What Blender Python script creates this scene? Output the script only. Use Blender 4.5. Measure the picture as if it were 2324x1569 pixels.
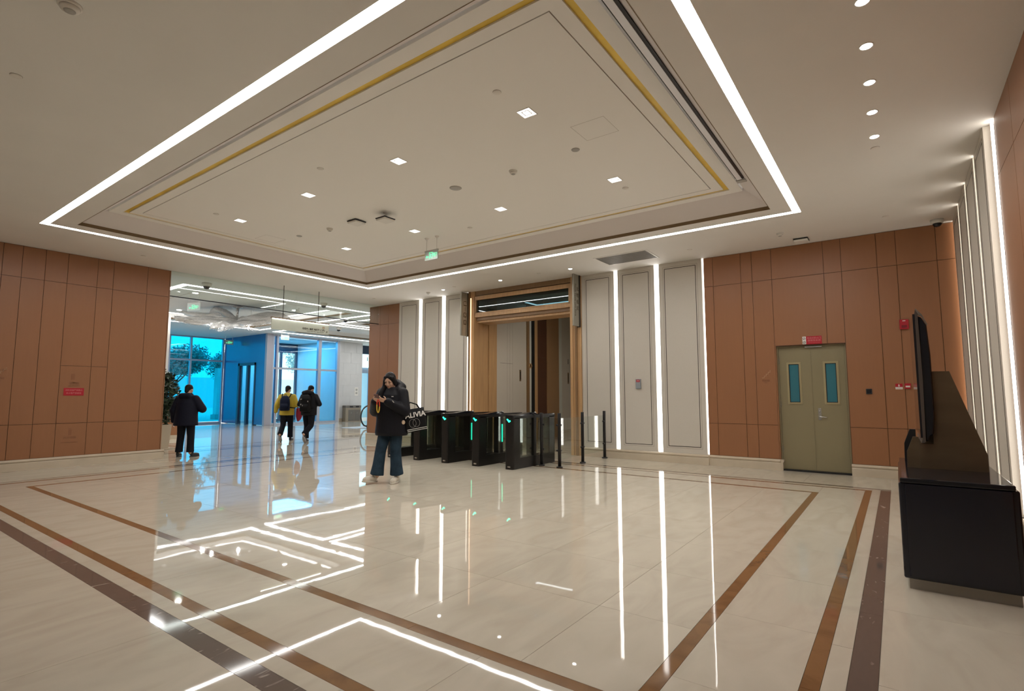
import bpy, bmesh, math, random
from mathutils import Vector, Matrix, Euler
random.seed(7)
SC = bpy.context.scene
for o in list(bpy.data.objects):
    bpy.data.objects.remove(o)
COL = SC.collection

# ---------------------------------------------------------------- camera
CAM_H, YAW, PITCH, FPX = 1.38, math.radians(35.9236), math.radians(5.309), 1201.9
cd = bpy.data.cameras.new('camera'); cam = bpy.data.objects.new('camera', cd); COL.objects.link(cam)
fw = Vector((math.cos(YAW) * math.cos(PITCH), math.sin(YAW) * math.cos(PITCH), math.sin(PITCH)))
rt = Vector((math.sin(YAW), -math.cos(YAW), 0)); up = rt.cross(fw)
cam.matrix_world = Matrix(((rt.x, up.x, -fw.x, 0), (rt.y, up.y, -fw.y, 0), (rt.z, up.z, -fw.z, CAM_H), (0, 0, 0, 1)))
cd.sensor_width = 36.0; cd.lens = FPX / 2324 * 36.0; cd.clip_start = 0.05; cd.clip_end = 300
SC.camera = cam

# ---------------------------------------------------------------- world, exposure, light levels
w = bpy.data.worlds.new('overcast_sky'); SC.world = w; w.use_nodes = True
bg = w.node_tree.nodes['Background']; bg.inputs[0].default_value = (0.86, 0.94, 1.0, 1); bg.inputs[1].default_value = 2.5
SC.view_settings.view_transform = 'Standard'; SC.view_settings.look = 'None'
SC.view_settings.gamma = 1.0; SC.view_settings.use_curve_mapping = False
SC.view_settings.exposure = 0.80
SC.cycles.max_bounces = 7; SC.cycles.diffuse_bounces = 4; SC.cycles.glossy_bounces = 3; SC.cycles.transmission_bounces = 3; SC.cycles.transparent_max_bounces = 14
SC.cycles.caustics_reflective = False; SC.cycles.caustics_refractive = False; SC.cycles.use_adaptive_sampling = True; SC.cycles.adaptive_threshold = 0.04; SC.cycles.sample_clamp_indirect = 6.0; SC.cycles.use_light_tree = False
E_RING, E_WALL, E_LOBBY, E_DOWN, E_CORR = 16.0, 3.4, 8.5, 18.0, 1.8
W_SPOT, W_ROUND = 62.0, 9.0

# ---------------------------------------------------------------- material helpers
MATS = {}
def mat(name, col, rough=0.5, metal=0.0, var=0.0, vscale=4.0, bump=0.0, bscale=60.0, spec=0.5, stretch=(1, 1, 1), coat=0.0, detail=4.0):
    if name in MATS: return MATS[name]
    m = bpy.data.materials.new(name); m.use_nodes = True; MATS[name] = m
    nt = m.node_tree; b = nt.nodes['Principled BSDF']
    b.inputs['Base Color'].default_value = (*col, 1); b.inputs['Roughness'].default_value = rough
    b.inputs['Metallic'].default_value = metal; b.inputs['Specular IOR Level'].default_value = spec
    b.inputs['Coat Weight'].default_value = coat
    tc = nt.nodes.new('ShaderNodeTexCoord'); mp = nt.nodes.new('ShaderNodeMapping')
    gi = nt.nodes.new('ShaderNodeNewGeometry')
    nt.links.new(gi.outputs['Position'], mp.inputs[0]); mp.inputs['Scale'].default_value = stretch
    if var > 0:
        n = nt.nodes.new('ShaderNodeTexNoise'); n.inputs['Scale'].default_value = vscale; n.inputs['Detail'].default_value = detail
        nt.links.new(mp.outputs[0], n.inputs[0])
        r = nt.nodes.new('ShaderNodeValToRGB'); nt.links.new(n.outputs[0], r.inputs[0])
        r.color_ramp.elements[0].position = 0.3; r.color_ramp.elements[1].position = 0.7
        r.color_ramp.elements[0].color = (*[c * (1 - var) for c in col], 1)
        r.color_ramp.elements[1].color = (*[min(1, c * (1 + var)) for c in col], 1)
        nt.links.new(r.outputs[0], b.inputs['Base Color'])
    if bump > 0:
        n2 = nt.nodes.new('ShaderNodeTexNoise'); n2.inputs['Scale'].default_value = bscale; n2.inputs['Detail'].default_value = 3
        nt.links.new(mp.outputs[0], n2.inputs[0])
        bp = nt.nodes.new('ShaderNodeBump'); bp.inputs['Strength'].default_value = bump; bp.inputs['Distance'].default_value = 0.01
        nt.links.new(n2.outputs[0], bp.inputs['Height']); nt.links.new(bp.outputs[0], b.inputs['Normal'])
    return m

def emit(name, col, s, base=(0.8, 0.8, 0.8)):
    if name in MATS: return MATS[name]
    m = bpy.data.materials.new(name); m.use_nodes = True; MATS[name] = m
    b = m.node_tree.nodes['Principled BSDF']; b.inputs['Base Color'].default_value = (*base, 1)
    b.inputs['Emission Color'].default_value = (*col, 1); b.inputs['Emission Strength'].default_value = s
    return m

def glass(name, tint, refl=0.08, rough=0.0, frost=0.0):
    """thin pane: tinted see-through plus a fresnel mirror"""
    if name in MATS: return MATS[name]
    m = bpy.data.materials.new(name); m.use_nodes = True; MATS[name] = m
    nt = m.node_tree; nt.nodes.clear()
    out = nt.nodes.new('ShaderNodeOutputMaterial'); mx = nt.nodes.new('ShaderNodeMixShader')
    tr = nt.nodes.new('ShaderNodeBsdfTransparent'); gl = nt.nodes.new('ShaderNodeBsdfGlossy')
    lw = nt.nodes.new('ShaderNodeFresnel'); ge = nt.nodes.new('ShaderNodeNewGeometry'); mi = nt.nodes.new('ShaderNodeMath'); mi.operation = 'MULTIPLY_ADD'
    mi.inputs[1].default_value = 1 / 1.5 - 1.5; mi.inputs[2].default_value = 1.5; nt.links.new(ge.outputs['Backfacing'], mi.inputs[0]); nt.links.new(mi.outputs[0], lw.inputs[0])
    tint = [math.sqrt(c) for c in tint]          # a pane has two faces
    ma = nt.nodes.new('ShaderNodeMath'); ma.operation = 'MULTIPLY_ADD'; ma.inputs[1].default_value = 1.0; ma.inputs[2].default_value = refl - 0.04
    ma.use_clamp = True
    nt.links.new(lw.outputs[0], ma.inputs[0])
    tr.inputs[0].default_value = (*tint, 1); gl.inputs['Roughness'].default_value = rough
    nt.links.new(ma.outputs[0], mx.inputs[0]); nt.links.new(tr.outputs[0], mx.inputs[1]); nt.links.new(gl.outputs[0], mx.inputs[2])
    nt.links.new(mx.outputs[0], out.inputs[0])
    return m

def marble(name, col, vein, rough, scale, amt, wav=0.0, stretch=(1, 1, 1)):
    m = bpy.data.materials.new(name); m.use_nodes = True; MATS[name] = m
    nt = m.node_tree; b = nt.nodes['Principled BSDF']; b.inputs['Roughness'].default_value = rough
    oi = nt.nodes.new('ShaderNodeObjectInfo'); g = nt.nodes.new('ShaderNodeNewGeometry')
    ad = nt.nodes.new('ShaderNodeVectorMath'); ad.operation = 'ADD'
    sc_ = nt.nodes.new('ShaderNodeVectorMath'); sc_.operation = 'SCALE'; sc_.inputs['Scale'].default_value = 37.0
    cb = nt.nodes.new('ShaderNodeCombineXYZ')
    for i in range(3): nt.links.new(oi.outputs['Random'], cb.inputs[i])
    nt.links.new(cb.outputs[0], sc_.inputs[0]); nt.links.new(g.outputs['Position'], ad.inputs[0]); nt.links.new(sc_.outputs[0], ad.inputs[1])
    mp = nt.nodes.new('ShaderNodeMapping'); mp.inputs['Scale'].default_value = stretch; mp.inputs['Rotation'].default_value = (0, 0, 0.5)
    nt.links.new(ad.outputs[0], mp.inputs[0])
    n = nt.nodes.new('ShaderNodeTexNoise'); n.inputs['Scale'].default_value = scale; n.inputs['Detail'].default_value = 7; n.inputs['Distortion'].default_value = 1.6
    nt.links.new(mp.outputs[0], n.inputs[0])
    r = nt.nodes.new('ShaderNodeValToRGB'); nt.links.new(n.outputs[0], r.inputs[0])
    e = r.color_ramp.elements; e[0].position = 0.30; e[0].color = (*vein, 1); e[1].position = 0.30 + amt; e[1].color = (*col, 1)
    k = e.new(0.78); k.color = (*[min(1, c * 1.07) for c in col], 1)
    nt.links.new(r.outputs[0], b.inputs['Base Color'])
    if wav > 0:
        n2 = nt.nodes.new('ShaderNodeTexNoise'); n2.inputs['Scale'].default_value = 2.2; n2.inputs['Detail'].default_value = 2
        nt.links.new(ad.outputs[0], n2.inputs[0])
        bp = nt.nodes.new('ShaderNodeBump'); bp.inputs['Strength'].default_value = 1.0; bp.inputs['Distance'].default_value = wav
        nt.links.new(n2.outputs[0], bp.inputs['Height']); nt.links.new(bp.outputs[0], b.inputs['Normal'])
    return m

# ---------------------------------------------------------------- mesh helpers
def B(bm, x0, x1, y0, y1, z0, z1, bev=0.0):
    vs = [bm.verts.new((x, y, z)) for x in (x0, x1) for y in (y0, y1) for z in (z0, z1)]
    f = [(0, 1, 3, 2), (4, 6, 7, 5), (0, 4, 5, 1), (2, 3, 7, 6), (0, 2, 6, 4), (1, 5, 7, 3)]
    fs = [bm.faces.new([vs[i] for i in q]) for q in f]
    if bev > 0:
        es = list({e for q in fs for e in q.edges})
        bmesh.ops.bevel(bm, geom=es, offset=bev, segments=2, affect='EDGES', profile=0.5)
    return vs
def frame_pts(d):
    d = d.normalized(); a = Vector((0, 0, 1)) if abs(d.z) < 0.9 else Vector((1, 0, 0))
    u = d.cross(a).normalized(); return u, u.cross(d).normalized() * -1
def tube(bm, pts, rad, seg=12, closed=False, caps=True):
    """round tube along points; rad is a number or a list"""
    pts = [Vector(p) for p in pts]; n = len(pts); rs = rad if isinstance(rad, (list, tuple)) else [rad] * n
    rings = []; pu = None
    for i, p in enumerate(pts):
        d = (pts[(i + 1) % n] - pts[i - 1]) if closed else (pts[min(i + 1, n - 1)] - pts[max(i - 1, 0)])
        d.normalize()
        if pu is None: u, v = frame_pts(d)
        else:
            u = (pu - d * pu.dot(d)).normalized(); v = d.cross(u)
        pu = u; v = d.cross(u)
        rings.append([bm.verts.new(p + (u * math.cos(t) + v * math.sin(t)) * rs[i]) for t in [2 * math.pi * k / seg for k in range(seg)]])
    for i in range(n if closed else n - 1):
        a, b = rings[i], rings[(i + 1) % n]
        for k in range(seg): bm.faces.new((a[k], a[(k + 1) % seg], b[(k + 1) % seg], b[k]))
    if caps and not closed:
        bm.faces.new(rings[0][::-1]); bm.faces.new(rings[-1])
    return rings
def lathe(bm, prof, c=(0, 0, 0), seg=24):
    """profile list of (r, z) turned about a vertical axis through c"""
    rings = []
    for r, z in prof:
        rings.append([bm.verts.new((c[0] + r * math.cos(2 * math.pi * k / seg), c[1] + r * math.sin(2 * math.pi * k / seg), c[2] + z)) for k in range(seg)] if r > 1e-6 else [bm.verts.new((c[0], c[1], c[2] + z))])
    for a, b in zip(rings, rings[1:]):
        for k in range(seg):
            q = [a[k % len(a)], a[(k + 1) % len(a)], b[(k + 1) % len(b)], b[k % len(b)]]
            q2 = []
            for v in q:
                if v not in q2: q2.append(v)
            if len(q2) > 2: bm.faces.new(q2)
    if len(rings[0]) > 1: bm.faces.new(rings[0][::-1])
    if len(rings[-1]) > 1: bm.faces.new(rings[-1])
def prism(bm, poly, axis, a, b):
    """polygon in the two other axes, extruded along axis from a to b"""
    def P(u, v, t): return (t, u, v) if axis == 'x' else (u, t, v) if axis == 'y' else (u, v, t)
    A = [bm.verts.new(P(u, v, a)) for u, v in poly]; Bv = [bm.verts.new(P(u, v, b)) for u, v in poly]; n = len(poly)
    bm.faces.new(A[::-1]); bm.faces.new(Bv)
    for i in range(n): bm.faces.new((A[i], A[(i + 1) % n], Bv[(i + 1) % n], Bv[i]))
def new(): return bmesh.new()
def setp(o, label=None, category=None, group=None, kind=None):
    for k, v in (('label', label), ('category', category), ('group', group), ('kind', kind)):
        if v: o[k] = v
    return o
def obj(name, bm, m, parent=None, smooth=False, bev=0.0, **kw):
    bmesh.ops.recalc_face_normals(bm, faces=bm.faces[:])
    me = bpy.data.meshes.new(name); bm.to_mesh(me); bm.free()
    if smooth:
        me.shade_smooth() if smooth is True else me.shade_auto_smooth(smooth) if hasattr(me, 'shade_auto_smooth') else me.shade_smooth()
    me.materials.append(m if not isinstance(m, str) else MATS[m])
    o = bpy.data.objects.new(name, me); COL.objects.link(o)
    if parent:
        o.parent = parent; o.matrix_parent_inverse = Matrix.Translation(-Vector(parent.location)) if parent.type == 'EMPTY' and parent.get('_abs') else Matrix()
    if bev:
        md = o.modifiers.new('bevel', 'BEVEL'); md.width = bev; md.segments = 2; md.limit_method = 'ANGLE'
    return setp(o, **kw)
def boxo(name, x0, x1, y0, y1, z0, z1, m, parent=None, bev=0.0, **kw):
    bm = new(); B(bm, x0, x1, y0, y1, z0, z1, bev); return obj(name, bm, m, parent, **kw)
def thing(name, label, cat, loc=(0, 0, 0), rz=0.0, group=None):
    o = bpy.data.objects.new(name, None); COL.objects.link(o); o.location = loc; o.rotation_euler = (0, 0, rz)
    o.empty_display_size = 0.1
    return setp(o, label, cat, group)
def copy_tree(o, parent=None):
    c = o.copy(); COL.objects.link(c); c.parent = parent
    for ch in o.children: copy_tree(ch, c)
    return c
def text_bm(bm, s, size, M, thick=0.001, bold=0.0, align='CENTER', spacing=1.0, line=1.0):
    """lettering as flat extruded glyphs, x right and y up in M's plane"""
    cu = bpy.data.curves.new('glyphs', 'FONT'); cu.body = s; cu.size = size; cu.extrude = thick; cu.align_x = align; cu.align_y = 'CENTER'
    cu.offset = bold; cu.space_character = spacing; cu.space_line = line; cu.resolution_u = 3
    t = bpy.data.objects.new('glyphs', cu); COL.objects.link(t)
    dg = bpy.context.evaluated_depsgraph_get(); dg.update()
    me = bpy.data.meshes.new_from_object(t.evaluated_get(dg)); me.transform(M)
    bm.from_mesh(me); bpy.data.meshes.remove(me); bpy.data.objects.remove(t); bpy.data.curves.remove(cu)
def plane_M(o, right, upv):
    r = Vector(right).normalized(); u = Vector(upv).normalized(); n = r.cross(u)
    return Matrix(((r.x, u.x, n.x, o[0]), (r.y, u.y, n.y, o[1]), (r.z, u.z, n.z, o[2]), (0, 0, 0, 1)))

# ---------------------------------------------------------------- materials
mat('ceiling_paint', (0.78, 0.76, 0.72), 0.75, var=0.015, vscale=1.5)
mat('tray_paint', (0.88, 0.86, 0.82), 0.7)
mat('cove_paint', (0.74, 0.69, 0.67), 0.6)
mat('wood_panel', (0.295, 0.128, 0.055), 0.42, var=0.018, vscale=5, stretch=(6, 6, 0.5), bump=0.03, bscale=120)
mat('wood_dark_joint', (0.10, 0.045, 0.02), 0.6)
mat('white_panel', (0.575, 0.532, 0.465), 0.5, var=0.02, vscale=90, bump=0.05, bscale=400)
mat('line_dark', (0.035, 0.025, 0.018), 0.35, 0.6)
mat('line_soft', (0.30, 0.25, 0.20), 0.5)
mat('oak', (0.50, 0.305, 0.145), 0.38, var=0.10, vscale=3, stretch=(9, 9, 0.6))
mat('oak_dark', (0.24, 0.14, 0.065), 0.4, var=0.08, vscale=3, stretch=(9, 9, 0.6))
mat('bronze', (0.20, 0.135, 0.07), 0.45, 0.2)
mat('gold_leaf', (0.80, 0.56, 0.085), 0.42, 0.12, var=0.12, vscale=3.0)
mat('black_metal', (0.018, 0.017, 0.018), 0.38, 0.3)
mat('black_gloss', (0.010, 0.011, 0.016), 0.08)
mat('dark_plastic', (0.022, 0.021, 0.022), 0.4)
mat('white_plastic', (0.78, 0.76, 0.72), 0.5)
mat('grey_plastic', (0.42, 0.41, 0.385), 0.5)
mat('steel', (0.55, 0.55, 0.54), 0.25, 1.0)
mat('alu', (0.42, 0.45, 0.50), 0.4, 0.4)
mat('stone_base', (0.55, 0.47, 0.36), 0.22, var=0.06, vscale=3)
mat('door_paint', (0.245, 0.205, 0.115), 0.42, var=0.02, vscale=3)
mat('red_sign', (0.42, 0.008, 0.022), 0.35)
mat('lobby_stone', (0.62, 0.62, 0.62), 0.45, var=0.03, vscale=3)
mat('concrete', (0.45, 0.45, 0.45), 0.7)
marble('marble_cream', (0.515, 0.462, 0.378), (0.475, 0.42, 0.34), 0.022, 1.3, 0.22, wav=0.0005, stretch=(1, 2.6, 1))
marble('marble_brown', (0.215, 0.110, 0.045), (0.16, 0.08, 0.035), 0.05, 3.0, 0.25, wav=0.0004)
marble('marble_dark', (0.115, 0.085, 0.070), (0.30, 0.24, 0.20), 0.06, 4.0, 0.07, wav=0.0004, stretch=(1, 3, 1))
emit('led', (1.0, 0.985, 0.965), E_RING); emit('led_wall', (1.0, 0.97, 0.93), E_WALL); emit('led_lobby', (1.0, 0.99, 0.97), E_LOBBY)
emit('lamp_face', (1.0, 0.98, 0.95), E_DOWN); emit('led_corr', (0.95, 1.0, 1.0), E_CORR)
glass('glass_clear', (0.90, 0.95, 0.92), 0.06)
glass('glass_smoke', (0.84, 0.93, 0.90), 0.06)
glass('glass_blue', (0.002, 0.25, 0.42), 0.05)
glass('glass_paleblue', (0.42, 0.78, 0.96), 0.05)
glass('glass_teal', (0.10, 0.19, 0.22), 0.05)
# ================================================================ SETTING
H = 4.15                       # main ceiling
XB, YA, YC = 10.87, 13.04, -0.93   # faces of back, left and right wall cladding
# ---------------------------------------------------------------- floor
floor = boxo('floor', -2.4, 22.0, -1.4, 27.2, -0.25, -0.012, mat('screed', (0.30, 0.26, 0.2), 0.8), kind='structure')
SLAB = {}
def slab(x0, x1, y0, y1, m='marble_cream', name='slab', gap=0.0011, z=0.0, tilt=0.00012):
    k = (round(x1 - x0, 3), round(y1 - y0, 3), m)
    if k not in SLAB:
        bm = new(); a, b = (x1 - x0) / 2 - gap, (y1 - y0) / 2 - gap
        B(bm, -a, a, -b, b, -0.012, 0.0); bmesh.ops.recalc_face_normals(bm, faces=bm.faces[:])
        me = bpy.data.meshes.new(name); bm.to_mesh(me); bm.free(); me.materials.append(MATS[m]); SLAB[k] = me
    o = bpy.data.objects.new(name, SLAB[k]); COL.objects.link(o); o.parent = floor
    o.location = ((x0 + x1) / 2, (y0 + y1) / 2, z); o.rotation_euler = (random.gauss(0, tilt), random.gauss(0, tilt), 0)
    return o
def splits(a, b, step):
    n = max(1, round((b - a) / step)); return [a + (b - a) * i / n for i in range(n + 1)]
def frame_ring(i, o_, step, m, name='slab', tilt=0.00012):
    """slabs filling the band between the inner rectangle i and the outer rectangle o_ (x0,x1,y0,y1)"""
    for (xa, xb, ya, yb, ax) in ((o_[0], o_[1], o_[2], i[2], 'x'), (o_[0], o_[1], i[3], o_[3], 'x'), (o_[0], i[0], i[2], i[3], 'y'), (i[1], o_[1], i[2], i[3], 'y')):
        s = splits(xa, xb, step) if ax == 'x' else splits(ya, yb, step)
        for p, q in zip(s, s[1:]):
            slab(p, q, ya, yb, m, name, tilt=tilt) if ax == 'x' else slab(xa, xb, p, q, m, name, tilt=tilt)
R0 = (2.37, 8.69, 1.056, 10.62); R1 = (2.29, 8.77, 0.976, 10.70); R2 = (1.742, 9.30, 0.452, 11.23); R3 = (1.66, 9.38, 0.37, 11.31)
R4 = (1.555, 9.49, 0.27, 11.42); R5 = (1.432, 9.61, 0.148, 11.545)
xs = splits(R0[0], R0[1], 0.9); ys = [R0[2]] + splits(1.66, R0[3], 0.9)
for p, q in zip(xs, xs[1:]):
    for r, s in zip(ys, ys[1:]): slab(p, q, r, s)
frame_ring(R0, R1, 1.3, 'marble_brown', 'inlay_strip', 0.0001)
frame_ring(R1, R2, 0.9, 'marble_cream')
frame_ring(R2, R3, 1.3, 'marble_brown', 'inlay_strip', 0.0001)
frame_ring(R3, R4, 1.8, 'marble_cream', 'inlay_strip', 0.0001)
frame_ring(R4, R5, 1.3, 'marble_dark', 'inlay_strip', 0.0001)
for p, q in zip(splits(-2.4, 11.0, 1.1), splits(-2.4, 11.0, 1.1)[1:]): slab(p, q, -1.0, R5[2])
for yy in zip(splits(R5[3], 13.5, 1.0), splits(R5[3], 13.5, 1.0)[1:]):
    for p, q in zip(splits(-2.4, 11.0, 1.5), splits(-2.4, 11.0, 1.5)[1:]): slab(p, q, *yy)
for p, q in zip(splits(R5[2], R5[3], 1.1), splits(R5[2], R5[3], 1.1)[1:]):
    slab(R5[1], 11.0, p, q); slab(-0.5, R5[0], p, q); slab(-2.4, -0.5, p, q)
# corridor and lobby floor finish (joints too fine to see there)
boxo('corridor_paving', 11.0, 18.2, 4.5, 9.7, -0.012, 0.0, 'marble_cream', floor)
bm = new(); B(bm, 4.0, 22.0, 13.5, 27.2, -0.012, 0.0); obj('lobby_paving', bm, 'marble_cream', floor)
for a in ((11.0, 18.2, 8.86, 8.90), (11.0, 18.2, 8.70, 8.73), (11.0, 18.2, 6.5, 6.54), (12.0, 12.04, 6.54, 8.70), (11.6, 11.63, 6.54, 8.70)):
    boxo('inlay_strip', a[0], a[1], a[2], a[3], -0.001, 0.0012, 'marble_dark', floor)
for x0, x1, y0, y1 in ((5.2, 13.2, 13.9, 22.9),):
    for d, wd, m in ((0.0, 0.10, 'marble_dark'), (0.32, 0.07, 'marble_brown'), (1.1, 0.07, 'marble_brown')):
        a, b, c, e = x0 + d, x1 - d, y0 + d, y1 - d
        boxo('inlay_strip', a, b, c, c + wd, -0.001, 0.0012, m, floor); boxo('inlay_strip', a, b, e - wd, e, -0.001, 0.0012, m, floor)
        boxo('inlay_strip', a, a + wd, c + wd, e - wd, -0.001, 0.0012, m, floor); boxo('inlay_strip', b - wd, b, c + wd, e - wd, -0.001, 0.0012, m, floor)
for x0 in (13.6, 14.0, 19.4):
    boxo('inlay_strip', x0, x0 + 0.08, 13.6, 22.8, -0.001, 0.0012, 'marble_dark', floor)

# ---------------------------------------------------------------- ceiling with its recessed tray
ceiling = None
bm = new()
CX0, CX1, CY0, CY1 = -2.4, 18.4, -1.4, 13.46
L0, L1 = (2.28, 8.93, 1.035, 11.12), (2.385, 8.825, 1.14, 11.015)      # light channel outer / inner
E0 = (2.67, 8.52, 1.395, 10.71)                                          # tray opening
def band(bm, i, o_, z0, z1):
    B(bm, o_[0], o_[1], o_[2], i[2], z0, z1); B(bm, o_[0], o_[1], i[3], o_[3], z0, z1)
    B(bm, o_[0], i[0], i[2], i[3], z0, z1); B(bm, i[1], o_[1], i[2], i[3], z0, z1)
band(bm, L0, (CX0, 11.0, CY0, CY1), H, H + 0.16)
band(bm, E0, L1, H, H + 0.05)
B(bm, CX0, 11.0, CY0, CY1, 4.75, 4.85)
band(bm, L0, (L0[0] - .02, L0[1] + .02, L0[2] - .02, L0[3] + .02), H + 0.10, 4.75)
ceiling = obj('ceiling', bm, 'ceiling_paint', kind='structure')
# lip, cove and border of the tray
bm = new(); band(bm, (E0[0] + .004, E0[1] - .004, E0[2] + .004, E0[3] - .004), (E0[0] - .003, E0[1] + .003, E0[2] - .003, E0[3] + .003), H - 0.002, H + 0.066)
obj('tray_lip', bm, 'bronze', ceiling)
T0 = (2.985, 8.20, 1.70, 10.41); ZT = 4.40
bm = new()
def ringquad(bm, a, za, b, zb):
    A = [bm.verts.new(p) for p in ((a[0], a[2], za), (a[1], a[2], za), (a[1], a[3], za), (a[0], a[3], za))]
    Bq = [bm.verts.new(p) for p in ((b[0], b[2], zb), (b[1], b[2], zb), (b[1], b[3], zb), (b[0], b[3], zb))]
    for k in range(4): bm.faces.new((A[k], A[(k + 1) % 4], Bq[(k + 1) % 4], Bq[k]))
C0 = (T0[0] - .02, T0[1] + .02, T0[2] - .02, T0[3] + .02)
ringquad(bm, E0, H + 0.05, C0, ZT + 0.02)
ringquad(bm, (E0[0] - .05, E0[1] + .05, E0[2] - .05, E0[3] + .05), H + 0.08, C0, ZT + 0.06); ringquad(bm, E0, H + 0.05, (E0[0] - .05, E0[1] + .05, E0[2] - .05, E0[3] + .05), H + 0.08)
obj('tray_cove', bm, 'cove_paint', ceiling)
def inset(r, d): return (r[0] + d, r[1] - d, r[2] + d, r[3] - d)
bm = new(); band(bm, inset(T0, 0.15), T0, ZT, ZT + 0.08); obj('tray_border', bm, 'tray_paint', ceiling)
bm = new(); band(bm, inset(T0, 0.235), inset(T0, 0.148), ZT + 0.018, ZT + 0.06); obj('gold_band', bm, 'gold_leaf', ceiling)
bm = new(); band(bm, inset(T0, 0.36), inset(T0, 0.222), ZT, ZT + 0.08); obj('tray_border', bm, 'tray_paint', ceiling)
bm = new(); band(bm, inset(T0, 0.372), inset(T0, 0.36), ZT + 0.010, ZT + 0.05); obj('shadow_gap', bm, 'line_soft', ceiling)
q = inset(T0, 0.372); boxo('tray_panel', q[0], q[1], q[2], q[3], ZT, ZT + 0.08, 'tray_paint', ceiling)
# access hatches: hairline frames
def hatch(cx, cy, a, b):
    bm = new(); band(bm, (cx - a + .0025, cx + a - .0025, cy - b + .0025, cy + b - .0025), (cx - a, cx + a, cy - b, cy + b), ZT - 0.0008, ZT + 0.002)
    obj('access_hatch', bm, 'line_soft', ceiling)
hatch(5.24, 2.63, 0.20, 0.205); hatch(5.40, 9.72, 0.2, 0.2)
# main light ring sits up in the channel
bm = new(); band(bm, (L1[0] + .004, L1[1] - .004, L1[2] + .004, L1[3] - .004), (L0[0] + .004, L0[1] - .004, L0[2] + .004, L0[3] - .004), H + 0.008, H + 0.05)
obj('light_strip', bm, 'led', label='long rectangular white led strip recessed around the raised ceiling tray', category='ceiling light')
# slot diffuser along the near-right cove
t = thing('slot_diffuser', 'long slot air diffuser with white blade in the tray cove', 'air vent', (3.0, 1.56, 4.30))
for nm, y0, y1, z0, z1, m in (('blade', -.026, .034, -.036, -.026, mat('vent_white', (0.88, 0.89, 0.95), 0.35)), ('frame', -.052, -.026, -.03, -.008, 'black_metal'), ('frame', .034, .056, -.012, .010, 'black_metal')):
    boxo(nm, -0.2, 4.38, y0, y1, z0, z1, m, t)
boxo('end_cap', 4.43, 4.52, -.06, .06, -.03, .0, 'grey_plastic', t)

# ---------------------------------------------------------------- left wall (with the wide opening)
wall_left = boxo('wall_left', -2.4, 4.955, YA + 0.022, 13.45, 0, H, 'wood_dark_joint', kind='structure')
def panels(par, axis, face, depth, us, zs, m='wood_panel', gap=0.0035, skip=None):
    for a, b in zip(us, us[1:]):
        for c, d in zip(zs, zs[1:]):
            if skip and skip((a + b) / 2, (c + d) / 2): continue
            lo, hi = min(a, b) + gap, max(a, b) - gap
            if axis == 'y': boxo('panel', lo, hi, face, face + depth, c + gap, d - gap, m, par)
            else: boxo('panel', face, face + depth, lo, hi, c + gap, d - gap, m, par)
panels(wall_left, 'y', YA, 0.024, [-2.3, -1.6, -0.8, 0.0, 0.8, 1.5, 1.87, 2.215, 2.482, 2.815, 3.155], [0.2, 0.83, 3.55, 4.147])
panels(wall_left, 'y', YA, 0.024, [3.155, 3.635, 3.905], [0.2, 0.83, 1.94, 3.55, 4.147])
panels(wall_left, 'y', YA, 0.024, [3.905, 4.52, 4.952], [0.2, 0.83, 3.55, 4.147])
boxo('panel', 4.955, 4.972, YA, 13.45, 0.2, H - .003, 'wood_panel', wall_left)
BASE = [(0, 0), (0.045, 0), (0.045, 0.13), (0.040, 0.14), (0.052, 0.15), (0.060, 0.165), (0.056, 0.185), (0.044, 0.198), (0, 0.2)]
def baseboard(name, axis, face, sgn, a, b):
    bm = new(); prism(bm, [(face + sgn * u, v) for u, v in BASE], axis, a, b)
    return obj(name, bm, 'stone_base', kind='structure')
baseboard('baseboard_left', 'x', YA + 0.02, -1, -2.4, 5.03)
# glass smoke screen hanging in the opening
t = thing('smoke_screen', 'clear glass smoke curtain hanging from the ceiling across the lobby opening', 'glass screen', (7.9, YA, 0))
gx = [4.975, 6.26, 7.45, 8.63, 9.78, 10.865]
for a, b in zip(gx, gx[1:]): boxo('pane', a - 7.9 + .003, b - 7.9 - .003, -0.006, 0.006, 3.585, H, 'glass_smoke', t)
boxo('bottom_edge', 4.975 - 7.9, 10.865 - 7.9, -0.012, 0.012, 3.567, 3.588, 'black_metal', t)

# ---------------------------------------------------------------- back wall
bm = new()
B(bm, XB + 0.022, 11.3, 9.27, 13.45, 0, H); B(bm, XB + 0.022, 11.3, 1.80, 5.85, 0, H)
B(bm, XB + 0.022, 11.3, -1.2, 0.69, 0, H); B(bm, XB + 0.022, 11.3, 0.69, 1.80, 2.28, H); B(bm, XB + 0.25, 11.3, 5.85, 9.27, 3.93, H)
wall_back = obj('wall_back', bm, 'wood_dark_joint', kind='structure')
ZR = [0.2, 0.82, 3.55, 4.147]
panels(wall_back, 'x', XB, 0.024, [13.45, 12.956, 12.58, 12.06], ZR)
boxo('panel', XB, 11.3, 13.45, 13.468, 0.2, H - .003, 'wood_panel', wall_back)
panels(wall_back, 'x', XB, 0.024, [3.06, 2.88, 2.354, 2.152, 1.807], ZR)
panels(wall_back, 'x', XB, 0.024, [1.807, 0.955, 0.683], [2.285, 3.55, 4.147])
panels(wall_back, 'x', XB, 0.024, [0.683, 0.161, -0.11, -0.64, -0.90], ZR)
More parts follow.
